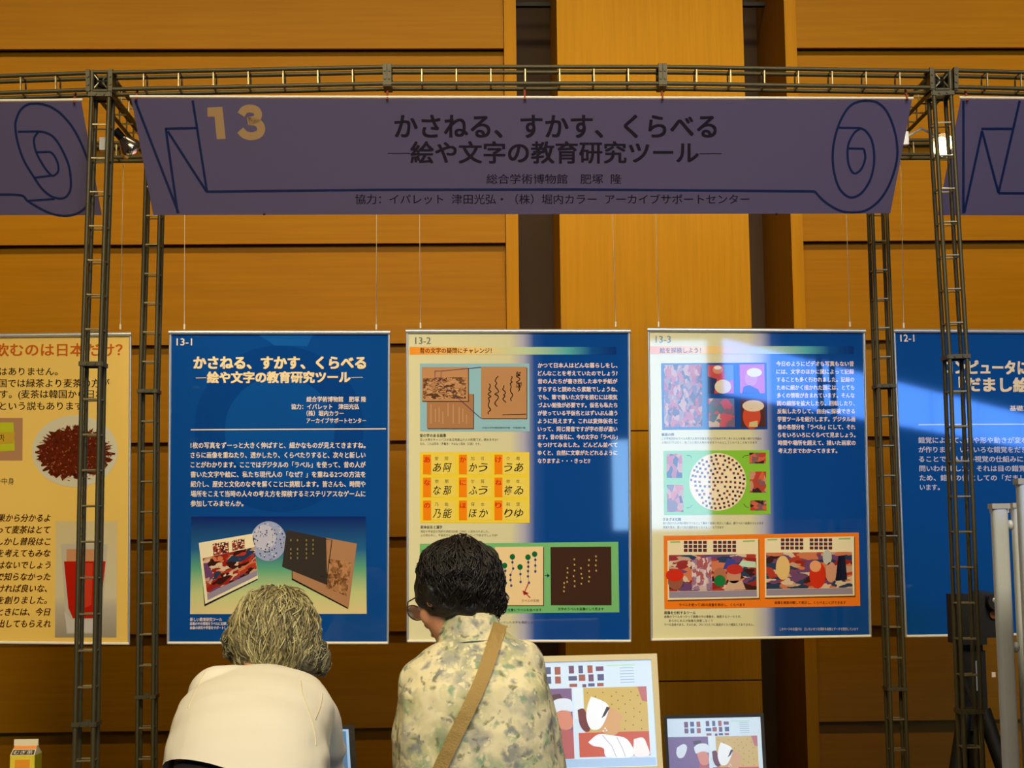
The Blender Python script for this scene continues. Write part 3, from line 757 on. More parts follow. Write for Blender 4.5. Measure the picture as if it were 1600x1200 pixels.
s.text([('ラベルの系統', q5(800, 0)[0], q5(918, 0)[0], q5(0, 470)[1], 4.4)], (70, 60, 40), 6, 'caption_text')
rn = random.Random(5); ym = []
for x, y0, y1 in ((1155, 190, 390), (1110, 250, 370), (1085, 350, 410), (1205, 250, 360), (1255, 195, 350), (1305, 170, 295)):
    y = y0
    while y < y1:
        a, b = q5(x+rn.uniform(-4, 4), y); ym.append([(a-1.1, b-1.6), (a+1.1, b-1.2), (a+1.1, b+1.6), (a-1.1, b+1.2)]); y += rn.uniform(26, 40)
s.multi(ym, (196, 164, 96), 6, 'gold_marks')
for x in (583, 955): s.multi(s.stroke_polys([q5(x, 300), q5(x+28, 300)], 1.2)+[[q5(x+18, 285), q5(x+36, 300), q5(x+18, 315)]], (50, 60, 110), 4, 'arrow')
s.text([('文字の形と位置にラベルを並べます', q5(600, 0)[0], q5(935, 0)[0], q5(0, 533)[1], 4.2), ('文字のラベルを画像にして見ます', q5(1045, 0)[0], q5(1355, 0)[0], q5(0, 526)[1], 4.2)], (30, 60, 40), 4, 'caption_text', bold=.02)
s.text([('画像のラベルをこのように並べ、クリックした文字を確認します', 700, 838, 972.5, 3.8), ('見やすくもできます。）', 765, 798, 979, 3.8)], (80, 84, 90), 3, 'caption_text')

# --- 13-3
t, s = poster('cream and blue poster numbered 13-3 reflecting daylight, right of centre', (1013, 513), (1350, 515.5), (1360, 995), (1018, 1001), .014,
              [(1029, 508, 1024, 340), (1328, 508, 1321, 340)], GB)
def q6(x, y): return (1000+x/4.324, 500+y/4.324)
def q7(x, y): return (1000+x/4.324, 690+y/4.324)
def q8(x, y): return (1000+x/4.324, 820+y/4.324)
s.text([('13-3', 1024.5, 1048, 530, 13.5)], (104, 130, 150), 3, 'poster_number', bold=.01, res=4)
s.rect(1016, 541, 1334, 553, GO, 3, 'title_bar')
s.text([('絵を探検しよう！', 1031, 1095, 547.5, 8)], (110, 60, 20), 4, 'heading_text', bold=.02)
s.quad([q6(142, 292), q6(855, 288), q6(862, 738), q6(150, 742)], (30, 72, 146), 3, 'picture')
s.quad([q6(160, 303), q6(416, 301), q6(420, 722), q6(165, 725)], collage('collage_b', [(176, 60, 40), (200, 150, 130), (90, 40, 40), (190, 80, 60), (120, 80, 110), (160, 120, 120)], 11, seed=6, warp=.3), 4, 'picture')
s.quad([q6(458, 305), q6(630, 303), q6(633, 495), q6(460, 497)], (196, 70, 50), 4, 'picture')
s.quad([q6(458, 380), q6(520, 400), q6(500, 497), q6(460, 497)], (40, 40, 80), 5, 'picture')
s.quad([q6(560, 305), q6(630, 303), q6(632, 400), q6(580, 420)], (100, 130, 90), 5, 'picture')
s.circle(*q6(560, 450), 13, 11, (224, 214, 180), 6, 'picture', 20); s.circle(*q6(525, 335), 8, 7, (214, 140, 100), 6, 'picture', 16); s.circle(*q6(525, 322), 6, 3, (236, 230, 220), 7, 'picture', 16)
s.quad([q6(672, 300), q6(840, 298), q6(843, 495), q6(677, 495)], (206, 84, 50), 4, 'picture')
s.circle(*q6(750, 395), 10, 12, (214, 130, 80), 5, 'picture', 20); s.circle(*q6(772, 355), 12, 7, (240, 236, 226), 6, 'picture', 20)
s.quad([q6(690, 495), q6(700, 450), q6(740, 440), q6(800, 470), q6(810, 495)], (50, 50, 130), 6, 'picture')
s.quad([q6(460, 530), q6(636, 530), q6(640, 722), q6(465, 724)], collage('collage_c', [(196, 70, 50), (120, 90, 90), (200, 170, 130), (90, 100, 90)], 4, seed=9, warp=.5), 4, 'picture')
s.quad([q6(678, 530), q6(848, 530), q6(850, 722), q6(683, 724)], (84, 50, 40), 4, 'picture')
s.circle(*q6(755, 650), 14, 20, (206, 80, 50), 5, 'picture', 20); s.circle(*q6(765, 580), 17, 9, (226, 210, 180), 6, 'picture', 20)
s.quad([q6(740, 690), q6(795, 680), q6(795, 722), q6(735, 722)], (206, 190, 130), 6, 'picture')
s.text([('画面の例', 1034, 1053, 679, 4.4)], (60, 60, 50), 3, 'caption_text', bold=.02)
s.text([('この学術目的のラベルの例で人物や衣服を見比べたものです。多くの人々を描く細かな作品も', 1034, 1190, 685.3, 3.8), ('人物だけではなく、色ごとに見た人物の名前をラベルとしてくらべることもできます', 1034, 1183, 691.5, 3.8)], (84, 84, 70), 3, 'caption_text')
B3 = ['今日のようにビデオも写真もない昔', 'には、文字のほかに図によって記録', 'することも多く行われました。記録の', 'ために細かく描かれた図には、とても', '多くの情報が含まれています。そんな', '図の細部を拡大したり、回転したり、',
      '反転したりして、自由に探検できる', '学習ツールを紹介します。デジタル画', '像の各部分を「ラベル」にして、それ', 'らをいろいろにくらべて見ましょう。', '時間や場所を超えて、描いた画家の', '考え方までわかってきます。']
s.text([(l, 1213+i*.28, (1334+i*.28 if i < 11 else 1308), 568.5+i*12.36, 7.4) for i, l in enumerate(B3)], (232, 214, 214), 3, 'body_text', bold=.03)
s.quad([q7(158, 62), q7(873, 57), q7(882, 490), q7(162, 497)], (136, 196, 60), 3, 'picture')
s.circle(*q7(525, 272), 44.5, 45, (244, 224, 184), 4, 'portrait_disc', 60)
rn = random.Random(12); pd = []
cxx, cyy = q7(525, 272)
for ring, n in ((0, 1), (7, 6), (14, 12), (21, 18), (28, 24), (35, 30), (41, 36)):
    for k in range(n):
        if rn.random() < .12: continue
        a = 2*math.pi*k/max(n, 1)+ring*.3; x = cxx+ring*math.cos(a)+rn.uniform(-.8, .8); y = cyy+ring*math.sin(a)+rn.uniform(-.8, .8); d = 1.75
        pd.append([(x-d, y-d), (x+d, y-d), (x+d, y+d), (x-d, y+d)])
for j, c in enumerate([(44, 34, 44), (120, 50, 40), (90, 70, 80)]): s.multi(pd[j::3], c, 5, 'portrait_chips')
for i, (a, b, c, d) in enumerate(((180, 82, 285, 245), (182, 292, 292, 475), (738, 75, 850, 148), (742, 202, 852, 345), (745, 397, 855, 465))):
    s.quad([q7(a, b), q7(c, b), q7(c, d), q7(a, d)], collage('chip_%d' % i, [(176, 70, 40), (200, 140, 110), (60, 30, 30), (190, 60, 40), (130, 90, 90)][i % 3:]+[(206, 100, 60)], 3, seed=i+11, warp=.4), 4, 'picture')
s.multi(s.stroke_polys([q7(315, 92), q7(340, 95), q7(350, 108)], .9)+s.stroke_polys([q7(315, 448), q7(340, 445), q7(352, 428)], .9)+s.stroke_polys([q7(735, 92), q7(710, 95), q7(692, 108)], .9)+s.stroke_polys([q7(735, 445), q7(715, 440), q7(700, 420)], .9), (60, 90, 50), 4, 'arrow')
s.text([('さまざまな顔', 1036, 1064, 811.5, 4.4)], (60, 60, 50), 3, 'caption_text', bold=.02)
s.text([('絵に描かれた人物の顔をラベルとして集めて画面に表示して選ぶ、顔ラベルへ画像をひらきます', 1036, 1193, 817.5, 3.8), ('情報を集め、置いて似た顔同士をくらべることもできます', 1036, 1131, 824, 3.8)], (84, 84, 70), 3, 'caption_text')
s.quad([q8(160, 75), q8(1478, 52), q8(1488, 548), q8(165, 570)], (240, 126, 30), 3, 'picture')
for i, (a, b) in enumerate(((185, 805), (842, 1452))):
    dy = -16*i
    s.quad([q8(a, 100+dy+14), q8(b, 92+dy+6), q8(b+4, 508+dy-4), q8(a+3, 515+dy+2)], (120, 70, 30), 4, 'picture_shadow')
    s.quad([q8(a, 95+dy+12), q8(b-6, 90+dy+4), q8(b-2, 498+dy-4), q8(a+2, 508+dy)], (236, 222, 180), 5, 'picture')
    w_ = b-a
    s.quad([q8(a+10, 205+dy), q8(b-20, 198+dy), q8(b-16, 440+dy), q8(a+12, 450+dy)], collage('collage_d%d' % i, RED5, 7, seed=21+i, warp=.35), 6, 'picture')
    s.quad([q8(a+12, 452+dy), q8(b-16, 442+dy), q8(b-14, 485+dy), q8(a+12, 494+dy)], (150, 140, 160), 6, 'picture')
    for u in (.18, .5):
        th = []
        for r in range(3):
            for c in range(5):
                x0 = a+w_*(u+c*.052); y0 = 108+dy+r*27
                th.append([q8(x0, y0), q8(x0+w_*.04, y0), q8(x0+w_*.04, y0+21), q8(x0, y0+21)])
        s.multi(th[::2], (110, 40, 40), 6, 'thumbnails'); s.multi(th[1::2], (70, 50, 66), 6, 'thumbnails')
    s.multi([[q8(a+20, 112+dy), q8(a+85, 110+dy), q8(a+85, 120+dy), q8(a+20, 122+dy)], [q8(b-110, 106+dy), q8(b-30, 104+dy), q8(b-30, 114+dy), q8(b-110, 116+dy)]], (150, 190, 110), 6, 'toolbar')
# simple generic figures over the two collages
s.circle(*q8(635, 340), 11, 13, (196, 140, 110), 8, 'figure', 20); s.circle(*q8(640, 300), 13, 8, (190, 50, 40), 9, 'figure', 20)
s.quad([q8(570, 440), q8(600, 380), q8(690, 375), q8(715, 438)], (206, 170, 140), 8, 'figure'); s.circle(*q8(540, 340), 10, 12, (176, 110, 80), 8, 'figure', 20)
s.circle(*q8(540, 378), 9, 9, (30, 120, 60), 9, 'figure', 20); s.quad([q8(560, 300), q8(590, 225), q8(640, 235), q8(655, 290)], (60, 70, 150), 8, 'figure')
s.quad([q8(660, 280), q8(690, 240), q8(780, 250), q8(785, 290)], (190, 220, 190), 7, 'figure'); s.quad([q8(350, 440), q8(350, 240), q8(480, 215), q8(490, 440)], collage('pale_swirl', [(206, 180, 180), (150, 120, 150), (220, 200, 200), (170, 90, 90)], 6, seed=30, warp=.5), 8, 'figure')
s.circle(*q8(240, 380), 12, 14, (150, 90, 70), 8, 'figure', 20); s.circle(*q8(235, 340), 14, 10, (206, 50, 30), 9, 'figure', 20)
s.circle(*q8(965, 290), 11, 19, (226, 190, 120), 8, 'figure', 20); s.circle(*q8(1200, 340), 13, 21, (206, 50, 24), 8, 'figure', 20); s.circle(*q8(1185, 280), 9, 9, (226, 160, 110), 9, 'figure', 20)
s.circle(*q8(1290, 320), 9, 16, (206, 150, 120), 8, 'figure', 20); s.circle(*q8(1265, 220), 7, 12, (190, 190, 180), 8, 'figure', 20); s.quad([q8(1320, 380), q8(1340, 210), q8(1385, 205), q8(1400, 370)], (26, 28, 50), 8, 'figure')
s.text([('ラベルを使って2枚の画像を表示し、くらべます', q8(265, 0)[0], q8(710, 0)[0], q8(0, 541)[1], 4.6), ('画像を検索分類して表示し、くらべることができます', q8(910, 0)[0], q8(1390, 0)[0], q8(0, 526)[1], 4.6)], (90, 40, 10), 4, 'caption_text', bold=.02)
s.text([('画像を分析するツール', 1038, 1087, 957.5, 4.6)], (60, 60, 50), 3, 'caption_text', bold=.02)
s.text([('画像のラベルをつかって画像の中の情報を、検索するツールです。', 1038, 1158, 963.5, 4), ('あらかじめ人が画像を用意しなくて', 1045, 1114, 970, 4), ('ラベル自身がある。そのため、ひとつひとつに画面がくらべ確認しておりません。', 1038, 1178, 976, 4)], (84, 84, 70), 3, 'caption_text', bold=.01)
s.text([('このページのお届けは　古いたいせつな資料を画像とデータで提供しています', 1218, 1341, 983, 4.6)], (206, 200, 206), 3, 'caption_text', bold=.01)

# --- 12-1
t, s = poster('blue poster numbered 12-1 cut by the right edge, behind the front right post', (1397, 515), (1738, 517), (1756, 990), (1415.5, 995.5), .04,
              [(1412, 510, 1407, 340), (1715, 510, 1706, 340)], (14, 76, 152))
def q9(x, y): return (1360+x/4.615, 500+y/4.615)
s.text([('12-1', 1407, 1428.5, 528, 13.5)], PTXT, 3, 'poster_number', bold=.014, res=4)
s.text([('コンピュータに', 1474, 1606, 574, 21, 1)], (240, 222, 190), 3, 'title_text', bold=.045, res=4)
s.text([('「だまし絵', 1499, 1607, 601, 21, 1)], (240, 222, 190), 3, 'title_text', bold=.045, res=4)
s.text([('基礎工学研究科', 1578, 1650, 638, 8)], PTXT, 3, 'credit_text', bold=.02)
s.multi(s.stroke_polys([(1435, 663.5), (1740, 662)], 2), (190, 196, 226), 3, 'rule_line')
B4 = ['錯覚によって、色や形や動きが変わって見える図を', 'が作ります。いろいろな錯覚をだまし絵といいます', 'ることで、人間の視覚の仕組みに反対してみると、', '問いわれました。それは目の錯覚を研究するのに', 'ため、錯覚の例としての「だまし絵」を紹介して', 'います。']
s.text([(l, 1435+i*.5, (1680 if i < 5 else 1468), 688+i*14.7, 9) for i, l in enumerate(B4)], (200, 200, 224), 3, 'body_text', bold=.02)

# --- tea poster
TEA = grad('print_straw', [(0, (236, 196, 96)), (1, (228, 190, 90))], 0, gloss=.35)
t, s = poster('straw-coloured barley tea poster at the left edge with a bowl and glass', (-138, 524), (204, 520), (201.5, 1007), (-140, 1004), -.006,
              [(188, 512, 195, 265), (-110, 514, -100, 300)], TEA)
def u1(x, y): return (x/6, 500+y/6)
def u2(x, y): return (x/6, 700+y/6)
def u3(x, y): return (x*.26667, 880+y*.26667)
s.text([('お茶を飲むのは日本だけ？', -78, 191, 547, 19)], (196, 96, 30), 3, 'title_text', bold=.02, res=4)
s.text([('はありません。', -1, 90, 580.5, 12), ('国では緑茶より麦茶の方が', -2, 171, 599, 12.5), ('す。(麦茶は韓国から日本', 0, 163, 616, 12.5), ('という説もあります。', 0, 136, 634.5, 12.5)], (40, 26, 10), 3, 'body_text', bold=.012, res=3)
s.rect(-60, 653, 35.5, 719.5, (176, 130, 90), 3, 'picture')
s.quad([(-30, 660), (21, 660), (23, 704), (-30, 707)], (186, 190, 40), 4, 'picture'); s.quad([(-30, 675), u1(140, 1050), u1(125, 1155), (-30, 697)], (196, 160, 50), 5, 'picture')
s.text([('차', 0, 7, 684, 11)], (40, 30, 20), 6, 'picture_text')
s.circle(117, 705, 67, 56, (206, 200, 170), 3, 'plate_picture', 60)
rn = random.Random(2)
s.circle(117, 708, 56, 40, collage('grain_a', [(90, 34, 16), (60, 20, 10), (130, 60, 30), (70, 26, 14)], 30, seed=3), 4, 'grain_picture', 110, jag=.14, rnd=rn)
gr = []
for i in range(500):
    a = rn.uniform(0, 6.28); r = rn.random()**.5; x = 117+58*r*math.cos(a); y = 708+44*r*math.sin(a); d = rn.uniform(0, 3.14); l = rn.uniform(1.5, 3)
    gr.append([(x-l*math.cos(d), y-l*math.sin(d)), (x+.7*math.sin(d), y-.7*math.cos(d)), (x+l*math.cos(d), y+l*math.sin(d)), (x-.7*math.sin(d), y+.7*math.cos(d))])
for j, c in enumerate([(130, 56, 26), (60, 20, 10), (176, 96, 56), (90, 30, 16)]): s.multi(gr[j::4], c, 5+j, 'grain_picture')
s.text([('の中身', -8, 22, 752, 10)], (70, 50, 20), 3, 'caption_text')
TL = ['果から分かるよ', 'って麦茶はとて', 'しかし普段はこ', 'を考えてもみな', 'はないでしょう', 'で知らなかった', 'ければ良いな、', 'を創りました。', 'ときには、今日', '出してもらえれ']
s.text([(l, -4, (79 if i not in (6, 7) else 73), 809.5+i*18.35, 11.5) for i, l in enumerate(TL)], (74, 40, 10), 3, 'body_text', bold=.02, shear=.25, res=3)
s.rect(87, 814.5, 183, 996, grad('print_glass_bg', [(0, (150, 140, 120)), (.25, (180, 170, 150)), (.35, (206, 196, 160)), (1, (206, 190, 140))], 1), 3, 'picture')
s.quad([(95, 850), (168, 850), (158, 990), (104, 990)], (190, 180, 160), 4, 'glass_picture')
s.quad([(100, 877), (165, 877), (157, 950), (150, 966), (114, 966), (107, 950)], (176, 30, 14), 5, 'glass_picture')
s.quad([(130, 880), (145, 880), (143, 945), (133, 950)], (196, 60, 34), 6, 'glass_picture')
s.quad([(104, 858), (162, 858), (160, 877), (104, 877)], (196, 140, 96), 5, 'glass_picture')
s.quad([(100, 955), (112, 968), (150, 968), (160, 955), (156, 988), (106, 988)], (196, 190, 180), 5, 'glass_picture')
bpy.data.objects.remove(FOB) ; bpy.data.curves.remove(FCU)

# ------------------------------------------------------------------ tables and the things on them
TZ = 0.74
def table(label, x0, x1, y0, y1):
    t = thing('folding_table', label, 'table', ((x0+x1)/2, (y0+y1)/2, 0))
    W, D = (x1-x0)/2, (y1-y0)/2
    MB().box((-W, -D, TZ-.03), (W, D, TZ-.001)).build('tabletop', mat('table_laminate', (214, 204, 180), .45, bump=(90, .05)), t)
    for sx in (-1, 1):
        for sy in (-1, 1):
            MB().tube([(sx*(W-.06), sy*(D-.06), 0), (sx*(W-.06), sy*(D-.06), TZ-.03)], .014, 8).build('leg', M_ALU, t, smooth=True)
        MB().tube([(sx*(W-.06), -D+.06, .2), (sx*(W-.06), D-.06, .2)], .01, 8).build('crossbar', M_ALU, t, smooth=True)
    return t
table('long pale table between the front posts carrying the screens', .14, 2.28, -.46, .36)
table('pale table at the far left carrying the yellow drink cartons', -2.2, -.13, -.3, .45)

def carton(label, px, Y):
    c = at(px, 1100, Y); W = .0345; H = .158
    t = thing('drink_carton', label, 'carton', (c.x, Y+W, TZ))
    YEL = mat('carton_yellow', (226, 206, 60), .4, bump=(80, .04)); GRNY = mat('carton_olive', (186, 180, 40), .4, bump=(80, .04)); CRM = mat('carton_cream', (232, 226, 190), .4, bump=(80, .04))
    b = MB().box((-W, -W, 0), (W, W, H)); b.build('body', YEL, t)
    MB().box((W, -W+.001, 0.001), (W+.0006, W-.001, H-.001)).build('side_print', GRNY, t)
    zt_ = H+.024
    MB().add([(-W, -W, H), (W, -W, H), (W*.93, -.002, zt_), (-W*.93, -.002, zt_), (-W, W, H), (W, W, H), (W*.93, .002, zt_), (-W*.93, .002, zt_)],
             [(0, 1, 2, 3), (5, 4, 7, 6), (1, 5, 6, 2), (4, 0, 3, 7), (0, 4, 5, 1), (3, 2, 6, 7)]).build('gable', CRM, t)
    fin = MB().box((-W, -.002, zt_-.001), (W, .002, zt_+.017)); fin.build('top_fin', CRM, t)
    def slope(x, u): # u 0..1 up the front slope
        return Vector((x*(1-.07*u), -W+(W-.002)*u-.0008, H+.024*u))
    def sl(name, x0, x1, u0, u1, c):
        MB().add([slope(x0, u0), slope(x1, u0), slope(x1, u1), slope(x0, u1)], [(0, 1, 2, 3)]).build(name, mat('ink_c%d_%d_%d' % c, c, .4), t)
    sl('orange_band', -W, W, .62, .98, (240, 150, 70)); sl('dark_band', -W*.92, W*.92, .06, .55, (70, 56, 34))
    cu = bpy.data.curves.new('t', 'FONT'); o = bpy.data.objects.new('t', cu); COL.objects.link(o)
    def lab(s_, x0, x1, f, name, c):
        cu.body = s_; dg = bpy.context.evaluated_depsgraph_get(); me = bpy.data.meshes.new_from_object(o.evaluated_get(dg))
        xs = [v.co.x for v in me.vertices]; ys = [v.co.y for v in me.vertices]; a, b_ = min(xs), max(xs); e, g = min(ys), max(ys)
        mb = MB().add([f(x0+(v.co.x-a)/(b_-a)*(x1-x0), (v.co.y-e)/(g-e)) for v in me.vertices], [tuple(p.vertices) for p in me.polygons])
        mb.build(name, mat('ink_t%d_%d_%d' % c, c, .4), t)
    lab('むぎ茶', -W*.8, W*.8, lambda x, v: slope(x, .1+.38*v)+Vector((0, -.0006, .0006)), 'band_text', (250, 246, 226))
    MB().box((-W*.6, -W-.0008, .02), (W*.62, -W, H-.012)).build('front_label', mat('ink_or', (232, 150, 40), .4), t)
    lab('茶', -W*.4, W*.4, lambda x, v: Vector((x, -W-.0014, .055+.05*v)), 'label_text', (150, 40, 14))
    bpy.data.objects.remove(o)
    return t
carton('yellow gable-top barley tea carton standing left of the front left post', 37, .16)
carton('yellow carton cut off by the left edge, only its right side showing', -33, .18)

def emis(s, e): s.emit = e
def screen_plane(t, a, b, c):
    n = (b-a).cross(c-a)
    s = Sheet(t, a, n, gloss=0.25); return s
# --- big beige monitor
tl, trc, brc = at(788, 1026, -.17), at(1026, 1021, -.17), at(1037, 1214, -.235)
t = thing('flat_monitor', 'beige flat monitor showing a two-picture comparison, right of the floral shirt', 'monitor', (tl+trc)*.5)
t.location.z = TZ
s = screen_plane(t, tl, trc, brc)
BEI = mat('beige_plastic', (214, 200, 150), .45, bump=(200, .05))
cor = [(786, 1026.5), (1026.5, 1021), (1037, 1216), (792, 1222)]
inn = [(797, 1036), (1017.5, 1030), (1027.5, 1197), (802, 1203)]
f = [s.P(x, y, 12) for x, y in cor]; g_ = [s.P(x, y, 12) for x, y in inn]; gb = [s.P(x, y, 0) for x, y in inn]; b = [s.P(x, y, -90) for x, y in cor]
mb = MB(); mb.add(f+g_+gb+b, [(0, 4, 5, 1)[::-1], (1, 5, 6, 2)[::-1], (2, 6, 7, 3)[::-1], (3, 7, 4, 0)[::-1]] + [(4+i, 8+i, 8+(i+1) % 4, 4+(i+1) % 4) for i in range(4)]
       + [(i, 12+i, 12+(i+1) % 4, (i+1) % 4)[::1] for i in range(4)]+[(12, 13, 14, 15)])
mb.build('casing', BEI, t)
ctr = (s.P(*cor[2], -60)+s.P(*cor[3], -60))*.5
MB().tube([ctr+Vector((0, .02, .06)), Vector((ctr.x, ctr.y+.03, .02))], [.03, .035], 16).build('neck', BEI, t, smooth=True)
MB().loft([[(ctr.x+r*math.cos(a*.2618), ctr.y+.03+r*.75*math.sin(a*.2618), z) for a in range(24)] for r, z in ((.12, 0), (.12, .01), (.10, .022), (.03, .03))]).build('foot', BEI, t)
def screen_art(s, W, full=True, k=1.0):
    """two-picture comparison screen; W maps the big screen's own pixel grid to photo pixels"""
    E = .34*k; s.emit = E
    def r(x0, y0, x1, y1, c, l, n='screen_picture'): return s.quad([W(x0, y0), W(x1, y0), W(x1, y1), W(x0, y1)], c, l, n)
    r(0, 0, 220, 167, (196, 220, 246), 1, 'screen_glow')
    r(0, 42, 94, 152, (120, 96, 140), 2); r(112, 42, 210, 150, (190, 168, 96), 2); r(97, 42, 111, 90, (206, 226, 246), 2)
    r(102, 112, 210, 150, (186, 90, 66), 3); r(0, 153, 218, 166, (160, 192, 232), 2, 'screen_bar')
    P = lambda pts, c, l, n='screen_figure': s.quad([W(*p) for p in (smooth_path(pts+[pts[0]], 4)[:-1] if len(pts) > 4 else pts)], c, l, n)
    # right picture: seated figure with tall white cap and white robe
    P([(102, 76), (113, 76), (120, 106), (112, 110), (104, 98)], (110, 56, 50), 4)
    P([(123, 57), (127, 57), (150, 71), (138, 103), (122, 107), (115, 90), (117, 72)], (224, 234, 250), 5)
    P([(150, 71), (168, 84), (171, 92), (165, 97), (167, 107), (156, 117), (138, 112), (132, 106), (140, 92)], (196, 156, 110), 4)
    P([(147, 72), (152, 74), (144, 86), (138, 90)], (70, 60, 56), 6)
    P([(116, 127), (132, 115), (152, 117), (176, 124), (184, 150), (144, 151), (139, 137), (124, 133)], (226, 234, 250), 5)
    s.multi(s.stroke_polys([W(138, 116), W(152, 134), W(158, 151)], .8)+s.stroke_polys([W(160, 120), W(168, 138), W(172, 151)], .8), (150, 150, 170), 6, 'screen_lines')
    P([(186, 124), (200, 122), (206, 134), (208, 150), (186, 150)], (224, 226, 236), 5)
    P([(196, 42), (210, 42), (210, 66), (202, 64)], (176, 110, 110), 4)
    rn = random.Random(4)
    s.multi([[W(x-1.2, y), W(x, y-1.5), W(x+1.2, y), W(x, y+1.3)] for x, y in [(120+i*11+rn.uniform(-3, 3), 50+j*13+(i % 2)*6) for i in range(8) for j in range(5)] if not (112 < x < 170 and y > 54 and x-y < 70)], (120, 110, 80), 3, 'screen_pattern')
    s.multi([[W(140+dx_-1, 104+dy_-1), W(140+dx_+1, 104+dy_-1), W(140+dx_+1, 104+dy_+1), W(140+dx_-1, 104+dy_+1)] for dx_, dy_ in ((0, 6), (3, 2), (5, 5))], (236, 240, 250), 6, 'screen_pattern')
    # left picture: bearded old figure with white cap
    P([(60, 66), (72, 58), (92, 60), (94, 78), (78, 76), (64, 80)], (206, 222, 246), 4)
    P([(66, 80), (78, 76), (90, 78), (94, 98), (88, 106), (74, 104)], (200, 136, 116), 4)
    P([(58, 52), (76, 50), (80, 58), (60, 60)], (90, 66, 70), 3)
    P([(70, 104), (94, 108), (94, 152), (74, 152)], (170, 96, 96), 4)
    P([(20, 66), (36, 58), (44, 66), (36, 86), (24, 90), (18, 80)], (206, 222, 246), 4)
    th = []
    for x, y, w_, h_ in ((40, 8, 9, 13), (54, 8, 9, 11), (69, 8, 9, 12), (40, 23, 9, 11), (54, 23, 9, 11), (69, 23, 9, 11), (91, 7, 8, 12), (106, 7, 7, 12), (120, 7, 8, 12), (133, 9, 12, 7), (90, 23, 13, 7), (106, 21, 10, 10), (121, 21, 8, 11), (135, 21, 10, 10), (91, 35, 12, 5), (111, 36, 6, 5), (120, 35, 10, 5), (134, 35, 10, 5)):
        th.append([W(x, y), W(x+w_, y), W(x+w_, y+h_), W(x, y+h_)])
    s.multi(th[::3], (110, 80, 110), 2, 'screen_thumbnails'); s.multi(th[1::3], (86, 90, 130), 2, 'screen_thumbnails'); s.multi(th[2::3], (150, 90, 80), 2, 'screen_thumbnails')
    ln = []
    for i in range(6): ln.append([W(170, 12+i*4.5), W(192, 12+i*4.5), W(192, 13+i*4.5), W(170, 13+i*4.5)])
    s.multi(ln, (150, 176, 200), 2, 'screen_lines'); r(150, 7, 194, 9, (170, 216, 190), 2, 'screen_bar')
def WB(x, y):
    u, v = x/220, y/167
    a = (inn[0][0]+(inn[1][0]-inn[0][0])*u, inn[0][1]+(inn[1][1]-inn[0][1])*u); b_ = (inn[3][0]+(inn[2][0]-inn[3][0])*u, inn[3][1]+(inn[2][1]-inn[3][1])*u)
    return (a[0]+(b_[0]-a[0])*v, a[1]+(b_[1]-a[1])*v)
screen_art(s, WB)
# --- laptops
def laptop(label, cor, inn, Y, art):
    a, b, c = at(*cor[0], Y), at(*cor[1], Y), at(*cor[2], Y-.03)
    t = thing('laptop', label, 'laptop', ((a.x+b.x)/2, Y-.03, TZ))
    s = screen_plane(t, a, b, c)
    mb = MB(); F = [s.P(x, y, 4) for x, y in cor]; G = [s.P(x, y, 4) for x, y in inn]; GB_ = [s.P(x, y, 0) for x, y in inn]; B = [s.P(x, y, -25) for x, y in cor]
    mb.add(F+G+GB_+B, [(1, 5, 4, 0), (2, 6, 5, 1), (3, 7, 6, 2), (0, 4, 7, 3)]+[(4+i, 8+i, 8+(i+1) % 4, 4+(i+1) % 4) for i in range(4)]+[(i, 12+i, 12+(i+1) % 4, (i+1) % 4) for i in range(4)]+[(12, 13, 14, 15)])
    mb.build('lid', M_BLACK, t)
    w_ = (b.x-a.x)/2
    MB().box((-w_, -.20, 0), (w_, .015, .022)).build('base', M_BLACK, t)
    kb = MB()
    for r in range(5):
        for k in range(14): kb.box((-w_*.88+k*w_*.126, -.05-r*.019, .022), (-w_*.88+k*w_*.126+w_*.11, -.036-r*.019, .025))
    kb.build('keyboard', mat('key_grey', (50, 50, 48), .5), t)
    if art: art(s)
    return t, s
cor2 = [(1037, 1117.5), (1193, 1114), (1200, 1243), (1043, 1246)]; inn2 = [(1042, 1123), (1188, 1120), (1194.5, 1236), (1048, 1238)]
def WL(x, y):
    u, v = x/220, y/167
    a = (inn2[0][0]+(inn2[1][0]-inn2[0][0])*u, inn2[0][1]+(inn2[1][1]-inn2[0][1])*u); b_ = (inn2[3][0]+(inn2[2][0]-inn2[3][0])*u, inn2[3][1]+(inn2[2][1]-inn2[3][1])*u)
    return (a[0]+(b_[0]-a[0])*v, a[1]+(b_[1]-a[1])*v)
def a2(s):
    screen_art(s, WL, k=.5)
laptop('dark laptop showing two pictures, right of the beige monitor', cor2, inn2, .10, a2)
inn3 = [(402, 1141), (544.5, 1139), (551, 1250), (408, 1252)]
def a3(s):
    s.emit = .4; s.quad([(402, 1141), (544.5, 1139), (551, 1250), (408, 1252)], (150, 190, 240), 1, 'screen_glow')
    s.quad([(405, 1144), (540.5, 1142.5), (546.5, 1248), (410, 1250)], (84, 124, 170), 2, 'screen_picture')
laptop('dark laptop half hidden behind the white-shirted visitor', [(396, 1136), (553.5, 1132.5), (560, 1256), (402, 1259)], inn3, .06, a3)

